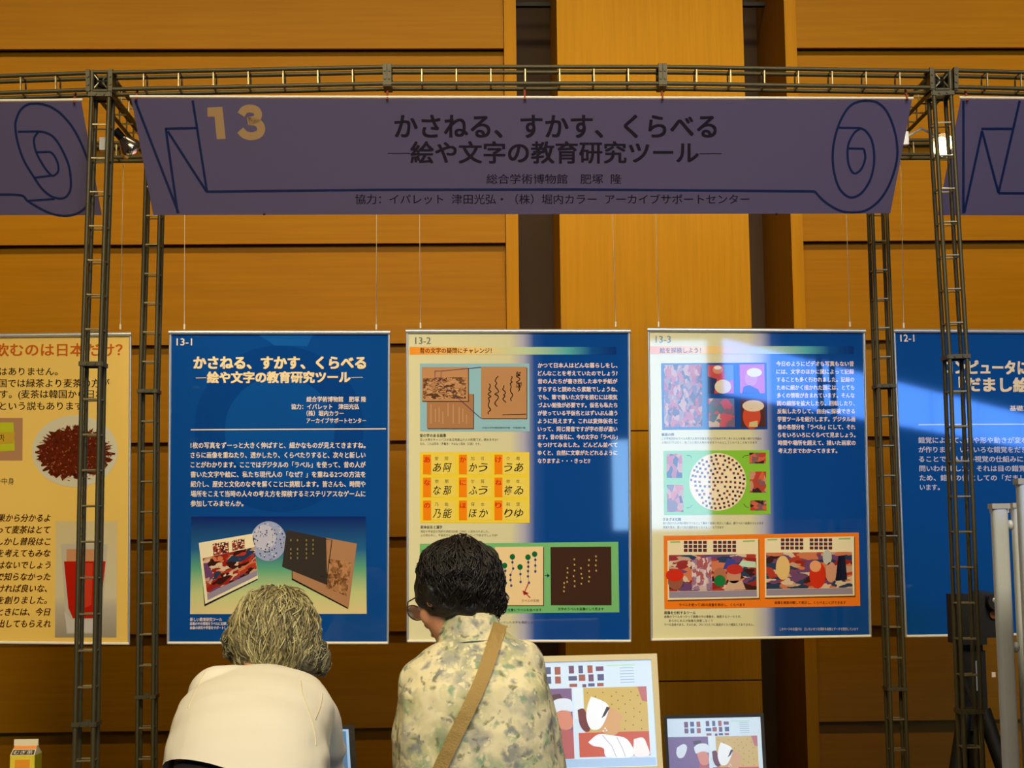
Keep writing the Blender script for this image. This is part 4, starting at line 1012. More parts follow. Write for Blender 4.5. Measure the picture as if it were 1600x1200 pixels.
# ------------------------------------------------------------------ clip lamps on the side beams
def clip_lamp(label, px, py, Y, arm_x, arm_y, aim, power, lit):
    p = at(px, py, Y)
    t = thing('clip_lamp', label, 'lamp', p)
    d = (Vector(aim)-p).normalized(); R = d.to_track_quat('-Z', 'Y').to_matrix()
    # reflector bowl: a shell with an inner and an outer wall
    prof = [(.012, .045), (.022, .03), (.032, .01), (.037, -.012), (.0355, -.012), (.030, .008), (.020, .026), (.010, .038)]
    rings = [[R @ Vector((r*math.cos(a*.3142), r*math.sin(a*.3142), z)) for a in range(20)] for r, z in prof]
    MB().loft(rings, caps=False).build('reflector', mat('chrome_shade', (225, 215, 195), .15, .95), t, smooth=True)
    MB().tube([R @ Vector((0, 0, .04)), R @ Vector((0, 0, .075))], .013, 12).build('socket', M_BLACK, t, smooth=True)
    bb = MB().ell(R @ Vector((0, 0, .008)), (.019, .019, .024), R)
    bb.build('bulb', mat('lit_bulb' if lit else 'dim_bulb', (255, 226, 170) if lit else (255, 150, 130), .3, emit=14 if lit else 1.2), t, smooth=True)
    a = at(arm_x, arm_y, Y)-p; back = R @ Vector((0, 0, .07))
    mid = (a+back)*.5+Vector((0, 0, .03))
    MB().tube([back, back.lerp(mid, .6), mid, mid.lerp(a, .6), a], .004, 8).build('arm', M_WHITE, t, smooth=True)
    MB().box((a.x-.012, -.012, a.z-.02), (a.x+.012, .012, a.z+.02)).build('clamp', M_ALU, t)
    l = bpy.data.lights.new('lamp_glow', 'SPOT'); l.energy = power; l.color = (1, .84, .56); l.spot_size = math.radians(150); l.spot_blend = .9; l.shadow_soft_size = .03
    o = bpy.data.objects.new('lamp_glow', l); COL.objects.link(o); o.parent = t
    o.location = R @ Vector((0, 0, -.035)); o.rotation_euler = R.to_euler()
    return t
clip_lamp('chrome clip lamp facing down beside the front left post', 206, 233, .25, 163, 226, (.9, .8, 1.7), 9, False)
clip_lamp('brightly glowing clip lamp seen through the front right post', 1472, 225, .16, 1412, 217, (2.0, -2.4, 1.0), 5, True)

# ------------------------------------------------------------------ partition stands at the right edge
M_PART = mat('partition_aluminium', (196, 206, 216), .4, .1, bump=(90, .03))
def partition(label, px0, px1, ytop, Y, edge_on):
    a, b = at(px0, ytop, Y), at(px1, ytop, Y)
    t = thing('partition_stand', label, 'partition', ((a.x+b.x)/2, Y, 0))
    H = a.z; w_ = (b.x-a.x)/2
    ax = Vector((a.x-CAM.x+w_, Y-CAM.y, 0)).normalized() if edge_on else Vector((1, 0, 0))
    L = .55 if edge_on else .8
    ns = ax.cross(Vector((0, 0, 1)))
    def prof(c, nm):
        mb = MB(); n_ = 20
        rings = []
        for z in (0.03, H-.012):
            rings.append([c+Vector((w_*(abs(math.cos(k*2*math.pi/n_))**.6)*(1 if math.cos(k*2*math.pi/n_) > 0 else -1), .014*(abs(math.sin(k*2*math.pi/n_))**.6)*(1 if math.sin(k*2*math.pi/n_) > 0 else -1), z)) for k in range(n_)])
        mb.loft(rings).build(nm, M_PART, t, smooth=False)
        MB().box(tuple(c+Vector((-w_-.002, -.016, H-.012))), tuple(c+Vector((w_+.002, .016, H)))).build('end_cap', mat('cap_grey', (170, 168, 160), .5), t)
        MB().box(tuple(c+Vector((-.03, -.18, 0))), tuple(c+Vector((.03, .18, .03)))).build('foot', M_PART, t)
    prof(Vector((0, 0, 0)), 'upright'); prof(ax*L, 'upright')
    c0_, c1_ = ax*.02, ax*(L-.02); d = ns*.008
    MB().add([c0_-d+Vector((0, 0, .12)), c1_-d+Vector((0, 0, .12)), c1_+d+Vector((0, 0, .12)), c0_+d+Vector((0, 0, .12)),
              c0_-d+Vector((0, 0, H-.02)), c1_-d+Vector((0, 0, H-.02)), c1_+d+Vector((0, 0, H-.02)), c0_+d+Vector((0, 0, H-.02))],
             [(0,3,2,1),(4,5,6,7),(0,1,5,4),(1,2,6,5),(2,3,7,6),(3,0,4,7)]).build('infill_panel', mat('panel_white', (232, 226, 205), .5, bump=(60, .05)), t)
    for zk in (H-.05, H-.33):
        MB().ell(Vector((w_+.006, 0, zk)), (.008, .01, .012)).build('connector', M_PART, t, smooth=True)
    return t
partition('slim silver partition upright beside the tripod, leftmost of three', 1548, 1573, 787, -.75, True)
partition('silver partition upright between the slim one and the white board', 1580, 1596, 786, -.62, True)
partition('tall cream partition board at the very right edge', 1588, 1606, 748, -1.1, False)

# ------------------------------------------------------------------ video camera on a tripod behind the front right post
YT = .40
c = at(1515, 1000, YT)
t = thing('tripod', 'black tripod standing behind the front right post', 'tripod', (c.x, YT, 0))
zc = c.z-.01
MB().tube([(0, 0, .45), (0, 0, zc)], .016, 10).build('centre_column', M_BLACK, t, smooth=True)
MB().box((-.035, -.035, zc-.26), (.035, .035, zc-.02)).build('head_block', M_BLACK, t)
for k in range(3):
    a = math.radians(90+120*k); MB().tube([(.03*math.cos(a), .03*math.sin(a), zc-.2), (.32*math.cos(a), .32*math.sin(a), .01)], [.024, .014], 8).build('leg', M_BLACK, t, smooth=True)
MB().tube([(-.03, -.03, zc-.1), (-.05, -.20, zc-.2)], .009, 8).build('pan_handle', M_BLACK, t, smooth=True)
MB().box((-.007, -.045, zc-.14), (.007, -.036, zc-.05)).build('lock_lever', M_ALU, t); MB().box((.05, -.04, zc-.1), (.062, -.036, zc-.085)).build('label_tab', M_WHITE, t)
MB().box((-.03, -.03, zc-.02), (.03, .03, zc)).build('quick_plate', M_BLACK, t)
t = thing('camcorder', 'black camcorder on the tripod behind the front right post', 'camera', (c.x, YT, c.z-.01))
MB().box((-.045, -.07, 0), (.03, .07, .15)).build('body', M_BLACK, t)
MB().tube([(.055, -.10, .13), (.055, .08, .13)], [.026, .03], 16).build('microphone_barrel', M_BLACK, t, smooth=True)
MB().tube([(.052, -.02, .07), (.052, .10, .07)], [.03, .034], 16).build('lens', M_BLACK, t, smooth=True)
MB().box((.03, -.06, .02), (.072, .05, .12)).build('grip', M_BLACK, t)
MB().ell((.052, -.10, .135), (.011, .004, .009)).build('silver_glint', M_ALU, t, smooth=True)  # bright metal spot standing in for a highlight on the barrel
MB().ell((.055, -.068, .09), (.012, .004, .014)).build('amber_button', mat('amber', (150, 90, 40), .4), t, smooth=True)

# ------------------------------------------------------------------ people
def bake(mb, name, m, parent, voxel=.007, smooth=6, loc=None, disp=None):
    me = mb.mesh(name); tmp = bpy.data.objects.new('tmp', me); COL.objects.link(tmp)
    r = tmp.modifiers.new('r', 'REMESH'); r.mode = 'VOXEL'; r.voxel_size = voxel; r.use_smooth_shade = True
    if smooth:
        k = tmp.modifiers.new('s', 'SMOOTH'); k.factor = .5; k.iterations = smooth
    dg = bpy.context.evaluated_depsgraph_get(); dg.update()
    out = bpy.data.meshes.new_from_object(tmp.evaluated_get(dg)); out.name = name
    bpy.data.objects.remove(tmp); bpy.data.meshes.remove(me)
    if disp:
        ns = [v.normal.copy() for v in out.vertices]
        for v, n in zip(out.vertices, ns): v.co += n*disp(v.co, n)
        out.update()
    for p in out.polygons: p.use_smooth = True
    out.materials.clear(); out.materials.append(m)
    L = Vector(parent.location)
    for v in out.vertices: v.co -= L
    o = bpy.data.objects.new(name, out); COL.objects.link(o); o.parent = parent
    return o
def spine(mb, st, xdir, n=28, ex=2.3):
    """st: (centre, rx, ry) stations"""
    rings = []; N = len(st)
    for i, (c, rx, ry) in enumerate(st):
        t_ = (st[min(i+1, N-1)][0]-st[max(i-1, 0)][0]).normalized()
        u = (Vector(xdir)-t_*Vector(xdir).dot(t_)).normalized(); v = t_.cross(u)
        ring = []
        for k in range(n):
            a = 2*math.pi*k/n; ca, sa = math.cos(a), math.sin(a)
            ring.append(c+u*(rx*abs(ca)**(2/ex)*(1 if ca > 0 else -1))+v*(ry*abs(sa)**(2/ex)*(1 if sa > 0 else -1)))
        rings.append(ring)
    mb.loft(rings); return mb
def basis(f, u):
    f = Vector(f).normalized(); u = Vector(u); u = (u-f*u.dot(f)).normalized(); r = f.cross(u)
    return Matrix((r, f, u)).transposed()      # local x = right, y = face, z = top of head
def head(mb, c, R, k=1.0):
    P = lambda x, y, z: Vector(c)+R @ (Vector((x, y, z))*k)
    mb.ell(P(0, -.012, .028), tuple(k*q for q in (.074, .092, .088)), R, 24, 16)
    mb.ell(P(0, .028, -.035), tuple(k*q for q in (.055, .058, .072)), R, 20, 14)
    mb.ell(P(0, .055, -.085), tuple(k*q for q in (.026, .024, .020)), R)
    mb.tube([P(0, .082, .012), P(0, .102, -.028)], [.008*k, .014*k], 8); mb.ell(P(0, .098, -.03), tuple(k*q for q in (.016, .012, .010)), R)
    mb.ell(P(0, .086, -.062), tuple(k*q for q in (.022, .008, .006)), R)
    for sx in (-1, 1):
        mb.ell(P(sx*.076, .0, -.01), tuple(k*q for q in (.010, .018, .032)), R)
        mb.ell(P(sx*.04, .056, -.03), tuple(k*q for q in (.022, .018, .024)), R)
        mb.ell(P(sx*.032, .074, .022), tuple(k*q for q in (.02, .010, .006)), R)
    return P
def hand(mb, w, d, up, side, k=1.0):
    """w wrist, d pointing direction, up back of the hand, side +1 right hand (thumb towards -x local)"""
    d = Vector(d).normalized(); up = (Vector(up)-d*Vector(up).dot(d)).normalized(); s_ = d.cross(up)
    Q = lambda a, b, c: Vector(w)+d*a*k+s_*b*side*k+up*c*k
    R = Matrix((s_, d, up)).transposed()
    mb.ell(Q(.045, 0, 0), (.038*k, .05*k, .014*k), R)
    for b, l, a0 in ((-.028, .062, .085), (-.009, .070, .09), (.010, .064, .088), (.028, .05, .08)):
        mb.tube([Q(a0-.03, b*.9, .002), Q(a0, b, .006), Q(a0+l*.5, b*1.15, .002), Q(a0+l, b*1.2, -.018)], [.0085*k, .0085*k, .0075*k, .006*k], 8)
        mb.ell(Q(a0+l, b*1.2, -.018), (.006*k,)*3, nu=8, nv=6)
    mb.tube([Q(.02, -.025, -.002), Q(.05, -.052, -.008), Q(.082, -.062, -.014)], [.012*k, .010*k, .008*k], 8); mb.ell(Q(.082, -.062, -.014), (.008*k,)*3, nu=8, nv=6)

def nz(v, s=1.0):
    from mathutils import noise
    return noise.noise(v*s)
def hair_strands(name, parent, c, R, rad, axis, cols, n, tmax, seed, r=.0013, dth=(.35, .9), puff=.06, curl=.25, spread=2.1):
    """strands lying over an ellipsoid, flowing away from the crown axis (local dir)"""
    rn = random.Random(seed); c = Vector(c); A = Vector(axis).normalized()
    U = A.orthogonal().normalized(); V = A.cross(U)
    mbs = [MB() for _ in cols]
    from mathutils import noise
    for i in range(n):
        ph = rn.uniform(0, 2*math.pi); th = math.acos(1-rn.random()*(1-math.cos(spread)))
        L = rn.uniform(*dth); lift = rn.uniform(0, puff); w0 = rn.uniform(-curl, curl)
        pts = []
        for j in range(7):
            t_ = th+L*j/6; p_ = ph+w0*(j/6)**2
            d = A*math.cos(t_)+(U*math.cos(p_)+V*math.sin(p_))*math.sin(t_)
            if t_ > tmax(d): break
            cl = noise.noise(d*4.2+Vector((seed, 0, 0)))
            k = 1.0+lift*math.sin(math.pi*j/6)*.6+.05*cl+.012
            pt = Vector((d.x*rad[0]*k, d.y*rad[1]*k, d.z*rad[2]*k)); sd = noise.noise_vector(d*2.6+Vector((0, seed, i % 5)))*.012
            pts.append(c+R @ (pt+sd)-Vector(parent.location))
        if len(pts) >= 3:
            m_ = len(pts); rr = [r*(.6+.5*math.sin(math.pi*q/(m_-1))) if q < m_-1 else r*.15 for q in range(m_)]
            mbs[rn.randrange(len(cols))].tube(pts, rr, 3, caps=False)
    # join into one mesh with several materials
    V_, F_, I_ = [], [], []
    for k, mb in enumerate(mbs):
        b = len(V_); V_ += [tuple(v) for v in mb.v]; F_ += [tuple(x+b for x in f) for f in mb.f]; I_ += [k]*len(mb.f)
    me = bpy.data.meshes.new(name); me.from_pydata(V_, [], F_)
    for k, cc in enumerate(cols): me.materials.append(mat('hair_%d_%d_%d' % cc, cc, .42, spec=.5, bump=(300, .1)))
    me.polygons.foreach_set('material_index', I_); me.polygons.foreach_set('use_smooth', [True]*len(F_)); me.update()
    o = bpy.data.objects.new(name, me); COL.objects.link(o); o.parent = parent
    return o
SKIN = mat('skin', (214, 150, 108), .5, bump=(180, .05), var=(20, .06))
def cloth(name, c, s1=5, rough=.8):
    return mat(name, c, rough, spec=.2, bump=(s1, .35))

# --- leaning visitor with grey hair
hc = at(431, 1004, -.66)
t = thing('person', 'leaning person in a white shirt with wavy grey hair, back to the camera', 'person', (at(385, 1200, -1.1).x, -1.1, 0))
RH = basis((.12, .62, -.77), (.05, .75, .62))
S_ = [(at(374, 1350, -1.27), .165, .125), (at(378, 1270, -1.21), .172, .13), (at(383, 1206, -1.11), .166, .122), (at(390, 1156, -1.0), .166, .115), (at(400, 1122, -.90), .17, .10),
      (at(404, 1092, -.80), .150, .078), (at(402, 1070, -.72), .085, .056)]
shL, shR = at(338, 1084, -.84), at(488, 1120, -.84)
elL, elR = at(298, 1236, -.66), at(508, 1228, -.62)
waL, waR = Vector((at(330, 1200, -.45).x, -.40, TZ+.05)), Vector((at(505, 1200, -.42).x, -.36, TZ+.05))
b = MB()
head(b, hc, RH); b.tube([S_[5][0], S_[6][0], hc-RH @ Vector((0, .01, .05))], [.06, .052, .05], 16)
spine(b, [(p, rx*.86, ry*.86) for p, rx, ry in S_], (1, 0, 0))
for sh, el, wa in ((shL, elL, waL), (shR, elR, waR)):
    b.cap(sh, .045, el, .036); b.cap(el, .036, wa, .024)
hand(b, waL, (.15, 1, -.12), (0, 0, 1), -1); hand(b, waR, (-.1, 1, -.12), (0, 0, 1), 1)
pel = S_[0][0]
for sx in (-1, 1):
    hip = pel+Vector((sx*.085, .0, -.06)); kn = Vector((pel.x+sx*.10, -1.12, .47)); an = Vector((pel.x+sx*.10, -1.16, .09))
    b.cap(hip, .075, kn, .05); b.cap(kn, .05, an, .034)
    b.cap(an, .034, an+Vector((0, .10, -.055)), .026); b.ell(an+Vector((0, -.02, -.05)), (.03, .035, .03))
bake(b, 'body', SKIN, t, .0065, 3)
sh_ = MB()
hem = S_[1][0]+(S_[0][0]-S_[1][0])*.02
spine(sh_, [(hem, .182, .138)]+[(p, rx, ry) for p, rx, ry in S_[1:6]]+[(S_[6][0]+Vector((0, -.004, 0)), .078, .056)], (1, 0, 0))
for sh, el in ((shL, elL), (shR, elR)):
    sh_.cap(sh, .061, sh.lerp(el, .5), .060); sh_.cap(sh.lerp(el, .5), .060, el, .052)
    sh_.cap(S_[5][0].lerp(sh, .55)+Vector((0, 0, .012)), .055, sh, .06)
def fold(v, n):
    return .006*nz(Vector((v.x*3+v.z*5, v.y*6, v.z*9)), 2.0)+.008*math.sin(v.z*75+(v.x-.3)*30+v.y*20+nz(v, 6)*7)*max(0, min(1, (1.12-v.z)*6))*max(0, min(1, .35+nz(v+Vector((3, 1, 0)), 5)*2.2))
o = bake(sh_, 'shirt', cloth('shirt_white', (240, 236, 218)), t, .007, 8, disp=fold)
# sleeve seams and collar band
sm = MB()
def project(pts, obj, off):
    from mathutils.bvhtree import BVHTree
    bv = BVHTree.FromObject(obj, bpy.context.evaluated_depsgraph_get()); out = []
    for x, y in pts:
        d = ray(x, y).normalized(); h = bv.ray_cast(CAM-obj.parent.location if obj.parent else CAM, d)
        out.append(None if h[0] is None else (h[0]-d*off))
    return out
for path in ([(322, 1048), (312, 1066), (302, 1086), (294, 1106)], [(470, 1064), (473, 1085), (482, 1110), (491, 1140), (494, 1165)], [(504, 1084), (500, 1105), (492, 1125)]):
    q = [p for p in project(smooth_path(path, 4), o, .0005) if p is not None]
    if len(q) > 2: sm.tube(q, .0014, 5)
if sm.v: sm.build('sleeve_seam', cloth('seam_thread', (226, 214, 180)), t, smooth=True)
# trim the shirt along its hem, which rides up on the left
hq = project([(262, 1189), (345, 1198)], o, 0)
if all(hq):
    sd = (S_[2][0]-S_[0][0]).normalized(); e_ = hq[1]-hq[0]; nn = e_.cross(sd.cross(e_)).normalized()
    if nn.dot(sd) < 0: nn = -nn
    bm = bmesh.new(); bm.from_mesh(o.data)
    bmesh.ops.bisect_plane(bm, geom=bm.verts[:]+bm.edges[:]+bm.faces[:], plane_co=hq[0], plane_no=nn, clear_inner=False, clear_outer=False)
    dele = [f for f in bm.faces if (f.calc_center_median()-hq[0]).dot(nn) < 0 and (f.calc_center_median()-hq[0]).dot(nn) > -.2 and f.calc_center_median().y+t.location.y < -1.0]
    bmesh.ops.delete(bm, geom=dele, context='FACES'); bm.to_mesh(o.data); bm.free()
    for p in o.data.polygons: p.use_smooth = True
cb = MB(); nk = S_[6][0]; dn = (hc-nk).normalized(); uu = (Vector((1, 0, 0))-dn*dn.x).normalized(); vv = dn.cross(uu)
cb.loft([[nk+dn*z+uu*r*math.cos(a*.2618)+vv*r*.82*math.sin(a*.2618)-t.location for a in range(24)] for r, z in ((.074, -.02), (.070, .014), (.066, .014), (.068, -.02))], caps=False)
cb.build('collar', cloth('shirt_white', (0, 0, 0)), t, smooth=True)
tr = MB()
spine(tr, [(pel+Vector((0, .02, -.12)), .15, .12), (pel, .172, .132), (S_[1][0], .164, .122), (S_[1][0].lerp(S_[2][0], .6), .156, .112)], (1, 0, 0))
for sx in (-1, 1):
    hip = pel+Vector((sx*.085, .0, -.08)); kn = Vector((pel.x+sx*.10, -1.12, .47)); an = Vector((pel.x+sx*.10, -1.16, .11))
    tr.cap(hip, .098, kn, .072); tr.cap(kn, .072, an, .058)
bake(tr, 'trousers', cloth('trousers_dark', (44, 40, 44)), t, .008, 5)
for sx in (-1, 1):
    m_ = MB().ell((pel.x+sx*.10-t.location.x, -1.11-t.location.y, .035), (.047, .13, .035)); m_.build('shoe', M_BLACK, t, smooth=True)
# eyes
for sx in (-1, 1):
    MB().ell(hc+RH @ Vector((sx*.031, .074, .003))-t.location, (.012, .012, .012)).build('eye', mat('eye_white', (230, 225, 215), .2), t, smooth=True)
hb = MB(); hcc = hc+RH @ Vector((0, -.012, .012))
RA = (.098, .108, .112)
hb.ell(hcc, tuple(r*.95 for r in RA), RH, 32, 20)
def lump(v, n): return .010*nz(v, 16)+.006*nz(v, 38)
hb.ell(at(480, 1026, -.67), (.045, .05, .045)); hb.ell(at(382, 1006, -.66), (.04, .045, .035)); hb.ell(at(420, 1022, -.70), (.06, .045, .03))
hb2 = hb
bake(hb2, 'hair', mat('hair_grey_base', (92, 86, 62), .6, bump=(90, .5), var=(30, .4)), t, .006, 4, disp=lump)
nape = lambda d: 2.75 if d.y < .3 else 1.4
hair_strands('hair_strands', t, hcc, RH, RA, (0, -.45, .9), [(170, 158, 106), (134, 124, 84), (200, 190, 136), (92, 84, 58), (150, 140, 100)], 3600, nape, 3, r=.0016, curl=.6, dth=(.5, 1.1), puff=.1, spread=2.6)
hair_strands('hair_strands', t, at(480, 1028, -.665), RH, (.050, .052, .05), (0, -.45, .9), [(176, 168, 126), (104, 98, 74), (156, 150, 116)], 500, lambda d: 2.4, 4, r=.0013, curl=.7)
hair_strands('hair_strands', t, at(381, 1008, -.655), RH, (.045, .05, .042), (0, -.45, .9), [(150, 142, 110), (104, 98, 74), (176, 168, 126)], 350, lambda d: 2.4, 5, r=.0013, curl=.7)

# --- visitor in the floral shirt
hc = at(710, 930, -.76)
t = thing('person', 'dark-haired person with glasses in a floral shirt, head bowed to the left', 'person', (at(742, 1200, -.82).x, -.82, 0))
RH = basis((-.62, .60, -.42), (-.12, .34, .93))
T_ = [(at(746, 1360, -.84), .178, .13), (at(748, 1270, -.84), .182, .128), (at(747, 1200, -.84), .182, .122), (at(744, 1140, -.84), .172, .118), (at(741, 1085, -.83), .165, .112),
      (at(740, 1044, -.81), .150, .088), (at(742, 1014, -.80), .115, .066), (at(736, 994, -.79), .066, .054)]
shL, shR = at(658, 1066, -.81), at(811, 1034, -.81)
elL, elR = at(652, 1235, -.74), at(853, 1215, -.76)
waL, waR = Vector((at(668, 1200, -.5).x, -.44, TZ+.10)), Vector((at(870, 1200, -.5).x, -.43, TZ+.06))
b = MB()
PH = head(b, hc, RH); b.tube([T_[6][0], T_[7][0], hc-RH @ Vector((0, .02, .05))], [.058, .05, .048], 16)
spine(b, [(p, rx*.85, ry*.85) for p, rx, ry in T_], (1, 0, 0))
for sh, el, wa in ((shL, elL, waL), (shR, elR, waR)):
    b.cap(sh, .042, el, .035); b.cap(el, .035, wa, .023)
hand(b, waL, (.2, 1, -.3), (0, 0, 1), -1); hand(b, waR, (-.1, 1, -.25), (0, 0, 1), 1)
pel = T_[0][0]
for sx in (-1, 1):
    hip = pel+Vector((sx*.085, .0, -.06)); kn = Vector((pel.x+sx*.09, -.82, .46)); an = Vector((pel.x+sx*.09, -.85, .09))
    b.cap(hip, .075, kn, .05); b.cap(kn, .05, an, .034)
    b.cap(an, .034, an+Vector((0, .10, -.055)), .026); b.ell(an+Vector((0, -.02, -.05)), (.03, .035, .03))
bake(b, 'body', SKIN, t, .006, 2)
# floral print
fm = bpy.data.materials.new('floral_print'); fm.use_nodes = True; nt = fm.node_tree; bs = nt.nodes['Principled BSDF']
bs.inputs['Roughness'].default_value = .8; bs.inputs['Specular IOR Level'].default_value = .2
tc = nt.nodes.new('ShaderNodeTexCoord')
wz = nt.nodes.new('ShaderNodeTexNoise'); wz.inputs['Scale'].default_value = 30; wz.inputs['Detail'].default_value = 3
nt.links.new(tc.outputs['Object'], wz.inputs['Vector'])
wa_ = nt.nodes.new('ShaderNodeVectorMath'); wa_.operation = 'MULTIPLY_ADD'; wa_.inputs[1].default_value = (.06, .06, .06)
nt.links.new(wz.outputs['Color'], wa_.inputs[0]); nt.links.new(tc.outputs['Object'], wa_.inputs[2])
last = None
base = nt.nodes.new('ShaderNodeRGB'); base.outputs[0].default_value = srgb((240, 230, 186)); last = base.outputs[0]
for sc, off, c, lo, hi, st_ in ((13, 0, (176, 180, 130), .2, .62, .8), (17, 5, (150, 178, 142), .2, .5, .7), (15, 3, (150, 154, 150), .2, .55, .8), (32, 9, (236, 226, 176), .25, .45, .8), (26, 17, (126, 132, 140), .15, .42, .8), (30, 13, (112, 156, 128), .15, .36, .7), (36, 21, (120, 122, 76), .14, .34, .8), (44, 31, (100, 104, 112), .12, .32, .7), (48, 37, (240, 232, 190), .2, .36, .9)):
    mp = nt.nodes.new('ShaderNodeMapping'); mp.inputs['Location'].default_value = (off, off*.7, off*1.3); nt.links.new(wa_.outputs[0], mp.inputs['Vector'])
    vo = nt.nodes.new('ShaderNodeTexVoronoi'); vo.inputs['Scale'].default_value = sc; nt.links.new(mp.outputs[0], vo.inputs['Vector'])
    mr = nt.nodes.new('ShaderNodeMapRange'); mr.inputs['From Min'].default_value = hi; mr.inputs['From Max'].default_value = lo; mr.inputs['To Max'].default_value = st_
    nt.links.new(vo.outputs['Distance'], mr.inputs['Value'])
    sep = nt.nodes.new('ShaderNodeSeparateColor'); nt.links.new(vo.outputs['Color'], sep.inputs[0])
    gt = nt.nodes.new('ShaderNodeMath'); gt.operation = 'GREATER_THAN'; gt.inputs[1].default_value = .35; nt.links.new(sep.outputs[1], gt.inputs[0])
    ml = nt.nodes.new('ShaderNodeMath'); ml.operation = 'MULTIPLY'; nt.links.new(gt.outputs[0], ml.inputs[0]); nt.links.new(mr.outputs[0], ml.inputs[1])
    mx = nt.nodes.new('ShaderNodeMix'); mx.data_type = 'RGBA'; nt.links.new(ml.outputs[0], mx.inputs[0]); nt.links.new(last, mx.inputs[6]); mx.inputs[7].default_value = srgb(c)
    last = mx.outputs[2]
nt.links.new(last, bs.inputs['Base Color'])
bz = nt.nodes.new('ShaderNodeTexNoise'); bz.inputs['Scale'].default_value = 14; nt.links.new(tc.outputs['Object'], bz.inputs['Vector'])
bp = nt.nodes.new('ShaderNodeBump'); bp.inputs['Strength'].default_value = .5; bp.inputs['Distance'].default_value = .02; nt.links.new(bz.outputs['Fac'], bp.inputs['Height']); nt.links.new(bp.outputs['Normal'], bs.inputs['Normal'])
sb = MB()
spine(sb, [(T_[0][0].lerp(T_[1][0], .3), .19, .138)]+T_[1:7]+[(T_[7][0], .070, .058)], (1, 0, 0))
for sh, el in ((shL, elL), (shR, elR)):
    sb.cap(sh, .054, sh.lerp(el, .5), .057); sb.cap(sh.lerp(el, .5), .057, el, .052)
    sb.cap(T_[5][0].lerp(sh, .5)+Vector((0, 0, .012)), .046, sh, .054)
def fold2(v, n):
    return .006*nz(Vector((v.x*5, v.y*5, v.z*3)), 3.0)+.003*nz(v, 22)+.0015*math.sin(v.x*60+v.z*35+nz(v, 5)*6)*max(0, min(1, nz(v+Vector((5, 0, 2)), 5)*3+.3))
shirt = bake(sb, 'floral_shirt', fm, t, .007, 6, disp=fold2)
cb = MB(); nk = T_[7][0]; dn = Vector((-.08, .10, 1)).normalized(); uu = (Vector((1, 0, 0))-dn*dn.x).normalized(); vv = dn.cross(uu)
cb.loft([[nk+dn*(z+.008*math.cos(a*.2618+1.6))+uu*r*math.cos(a*.2618)+vv*r*.9*math.sin(a*.2618)-t.location for a in range(24)] for r, z in ((.084, -.022), (.072, .012), (.062, .040), (.056, .038), (.060, -.01))], caps=False)
cb.build('collar', fm, t, smooth=True)
tr = MB()
spine(tr, [(pel+Vector((0, 0, -.14)), .15, .12), (pel, .172, .13), (T_[1][0], .165, .12)], (1, 0, 0))
for sx in (-1, 1):
    hip = pel+Vector((sx*.085, .0, -.08)); kn = Vector((pel.x+sx*.09, -.82, .46)); an = Vector((pel.x+sx*.09, -.85, .11))
    tr.cap(hip, .095, kn, .07); tr.cap(kn, .07, an, .056)
bake(tr, 'trousers', cloth('trousers_brown', (70, 62, 54)), t, .008, 5)
for sx in (-1, 1):
    MB().ell((pel.x+sx*.09-t.location.x, -.80-t.location.y, .035), (.047, .13, .035)).build('shoe', M_BLACK, t, smooth=True)
for sx in (-1, 1):
    MB().ell(PH(sx*.031, .076, .003)-t.location, (.012, .012, .012)).build('eye', mat('eye_white', (0, 0, 0)), t, smooth=True)
gl = MB()
for sx in (-1, 1):
    gl.tube([PH(sx*.033+.024*math.cos(a*.5236), .104, .0+.019*math.sin(a*.5236))-t.location for a in range(12)], .0015, 5, closed=True)
    gl.tube([PH(sx*.057, .104, .006)-t.location, PH(sx*.080, .07, .006)-t.location, PH(sx*.082, .0, .0)-t.location], .0016, 5)
gl.tube([PH(-.010, .106, .004)-t.location, PH(.010, .106, .004)-t.location], .0015, 5)
go = gl.build('glasses', mat('glasses_frame', (90, 70, 50), .3, .6), t, smooth=True)
for sx in (-1, 1):
    ln_ = MB().loft([[PH(sx*.033+.022*math.cos(a*.5236), y_, .017*math.sin(a*.5236))-t.location for a in range(12)] for y_ in (.1035, .1045)])
    lm = mat('lens_glass', (235, 240, 235), .05); lm.node_tree.nodes['Principled BSDF'].inputs['Transmission Weight'].default_value = .95
    ln_.build('lens', lm, go)
hb = MB(); hcc = hc+RH @ Vector((0, -.022, .024))
RA = (.097, .100, .100)
hb.ell(hcc, tuple(r*.97 for r in RA), RH, 32, 20)
hb.ell(at(757, 942, -.78), (.042, .05, .038)); hb.ell(at(735, 948, -.80), (.048, .05, .036)); hb.ell(at(668, 925, -.76), (.032, .05, .042)); hb.ell(at(679, 940, -.79), (.026, .04, .03)); hb.ell(at(700, 945, -.80), (.045, .05, .03))
hb.ell(PH(-.078, -.006, .0), (.022, .03, .034), RH); hb.ell(PH(.078, -.006, .0), (.022, .03, .034), RH)
hb.tube([at(765, 945, -.78), at(778, 942, -.78), at(787, 936, -.78)], [.022, .012, .003], 8)
bake(hb, 'hair', mat('hair_black_base', (24, 19, 14), .5, bump=(90, .5), var=(30, .4)), t, .006, 3, disp=lambda v, n: .008*nz(v, 18)+.005*nz(v, 40))
hair_strands('hair_strands', t, hcc, RH, RA, (0, -.3, .95), [(20, 15, 10), (32, 25, 17), (14, 11, 8)], 2800, lambda d: 2.4 if d.y < .3 else 1.2, 7, spread=2.3, r=.0015, curl=.5, puff=.05)
hair_strands('hair_strands', t, at(752, 940, -.78), RH, (.052, .055, .05), (0, -.2, .95), [(24, 18, 12), (14, 11, 8)], 450, lambda d: 2.5, 8, r=.0013, curl=.6)
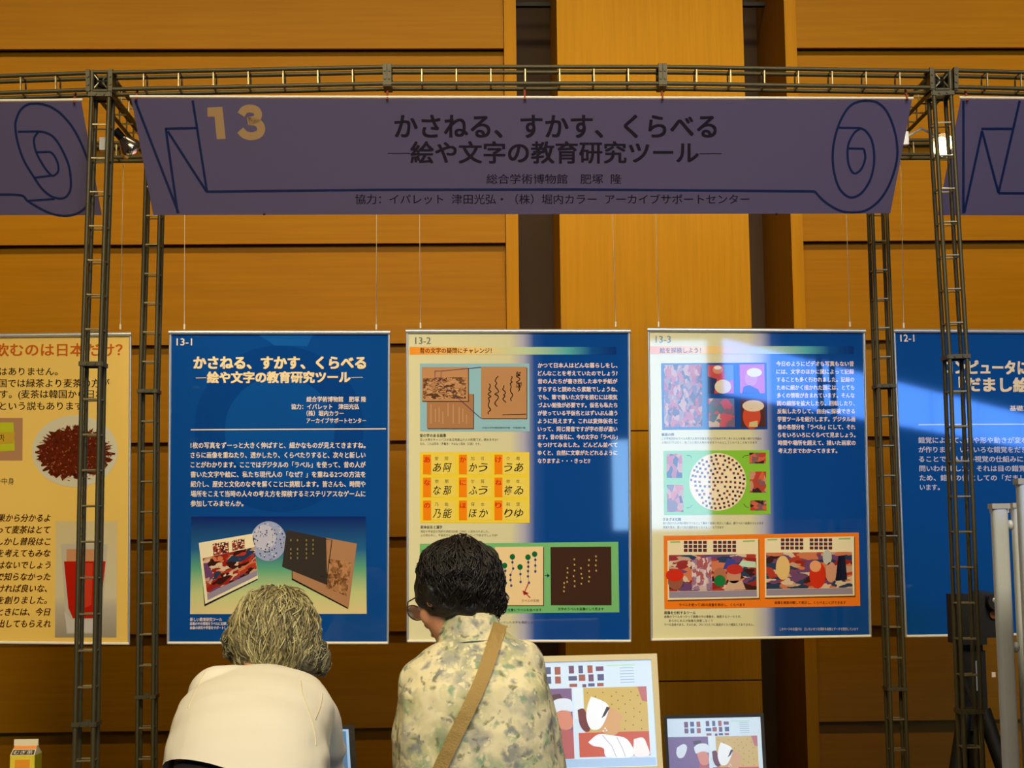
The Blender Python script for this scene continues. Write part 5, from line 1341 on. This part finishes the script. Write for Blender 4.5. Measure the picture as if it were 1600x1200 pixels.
# shoulder bag: strap laid over the shirt, bag on the far hip
bag = thing('shoulder_bag', 'tan shoulder strap of a bag crossing the floral shirt diagonally', 'bag', (shirt.parent.location.x-.1, -.82, T_[1][0].z-.12))
cl_ = [(779, 984), (771, 1006), (765, 1030), (754, 1060), (742, 1088), (728, 1116), (714, 1145), (700, 1172), (687, 1202), (672, 1235), (655, 1270)]
L_, R_ = [], []
for i, (x, y) in enumerate(cl_):
    a_ = cl_[max(i-1, 0)]; b_ = cl_[min(i+1, len(cl_)-1)]; dx_, dy_ = b_[0]-a_[0], b_[1]-a_[1]; q = math.hypot(dx_, dy_)
    L_.append((x+dy_/q*-11, y+dx_/q*11)); R_.append((x+dy_/q*11, y-dx_/q*11))
PL, PR = project(L_, shirt, .013), project(R_, shirt, .013)
ok = [i for i in range(len(PL)) if PL[i] is not None and PR[i] is not None]
PL, PR = [PL[i] for i in ok], [PR[i] for i in ok]
for _k in range(1):
    for Q_ in (PL, PR):
        c_ = [q.copy() for q in Q_]
        for i in range(1, len(Q_)-1): Q_[i] = c_[i]*.4+(c_[i-1]+c_[i+1])*.3
rings = []
for a_, b_ in zip(PL, PR):
    if a_ is None and b_ is None: continue
    if a_ is None: a_ = b_+Vector((-.03, 0, .0))
    if b_ is None: b_ = a_+Vector((.03, 0, .0))
    a_ = a_+shirt.parent.location-bag.location; b_ = b_+shirt.parent.location-bag.location; k = Vector((0, -.0025, 0))
    rings.append([a_, b_, b_+k, a_+k])
e = rings[0]; rings.insert(0, [p+Vector((.004, .028, .012)) for p in e]); rings.insert(0, [p+Vector((.004, .10, .0)) for p in e]); rings.insert(0, [p+Vector((-.01, .15, -.06)) for p in e])
st_m = mat('strap_tan', (172, 142, 78), .7, bump=(250, .3))
MB().loft(rings).build('strap', st_m, bag, smooth=False)
e = (rings[-1][0]+rings[-1][1])*.5
MB().box((e.x-.12, e.y-.04, e.z-.24), (e.x+.06, e.y+.03, e.z+.0)).build('bag_body', mat('bag_canvas', (120, 100, 60), .8, bump=(150, .3)), bag)
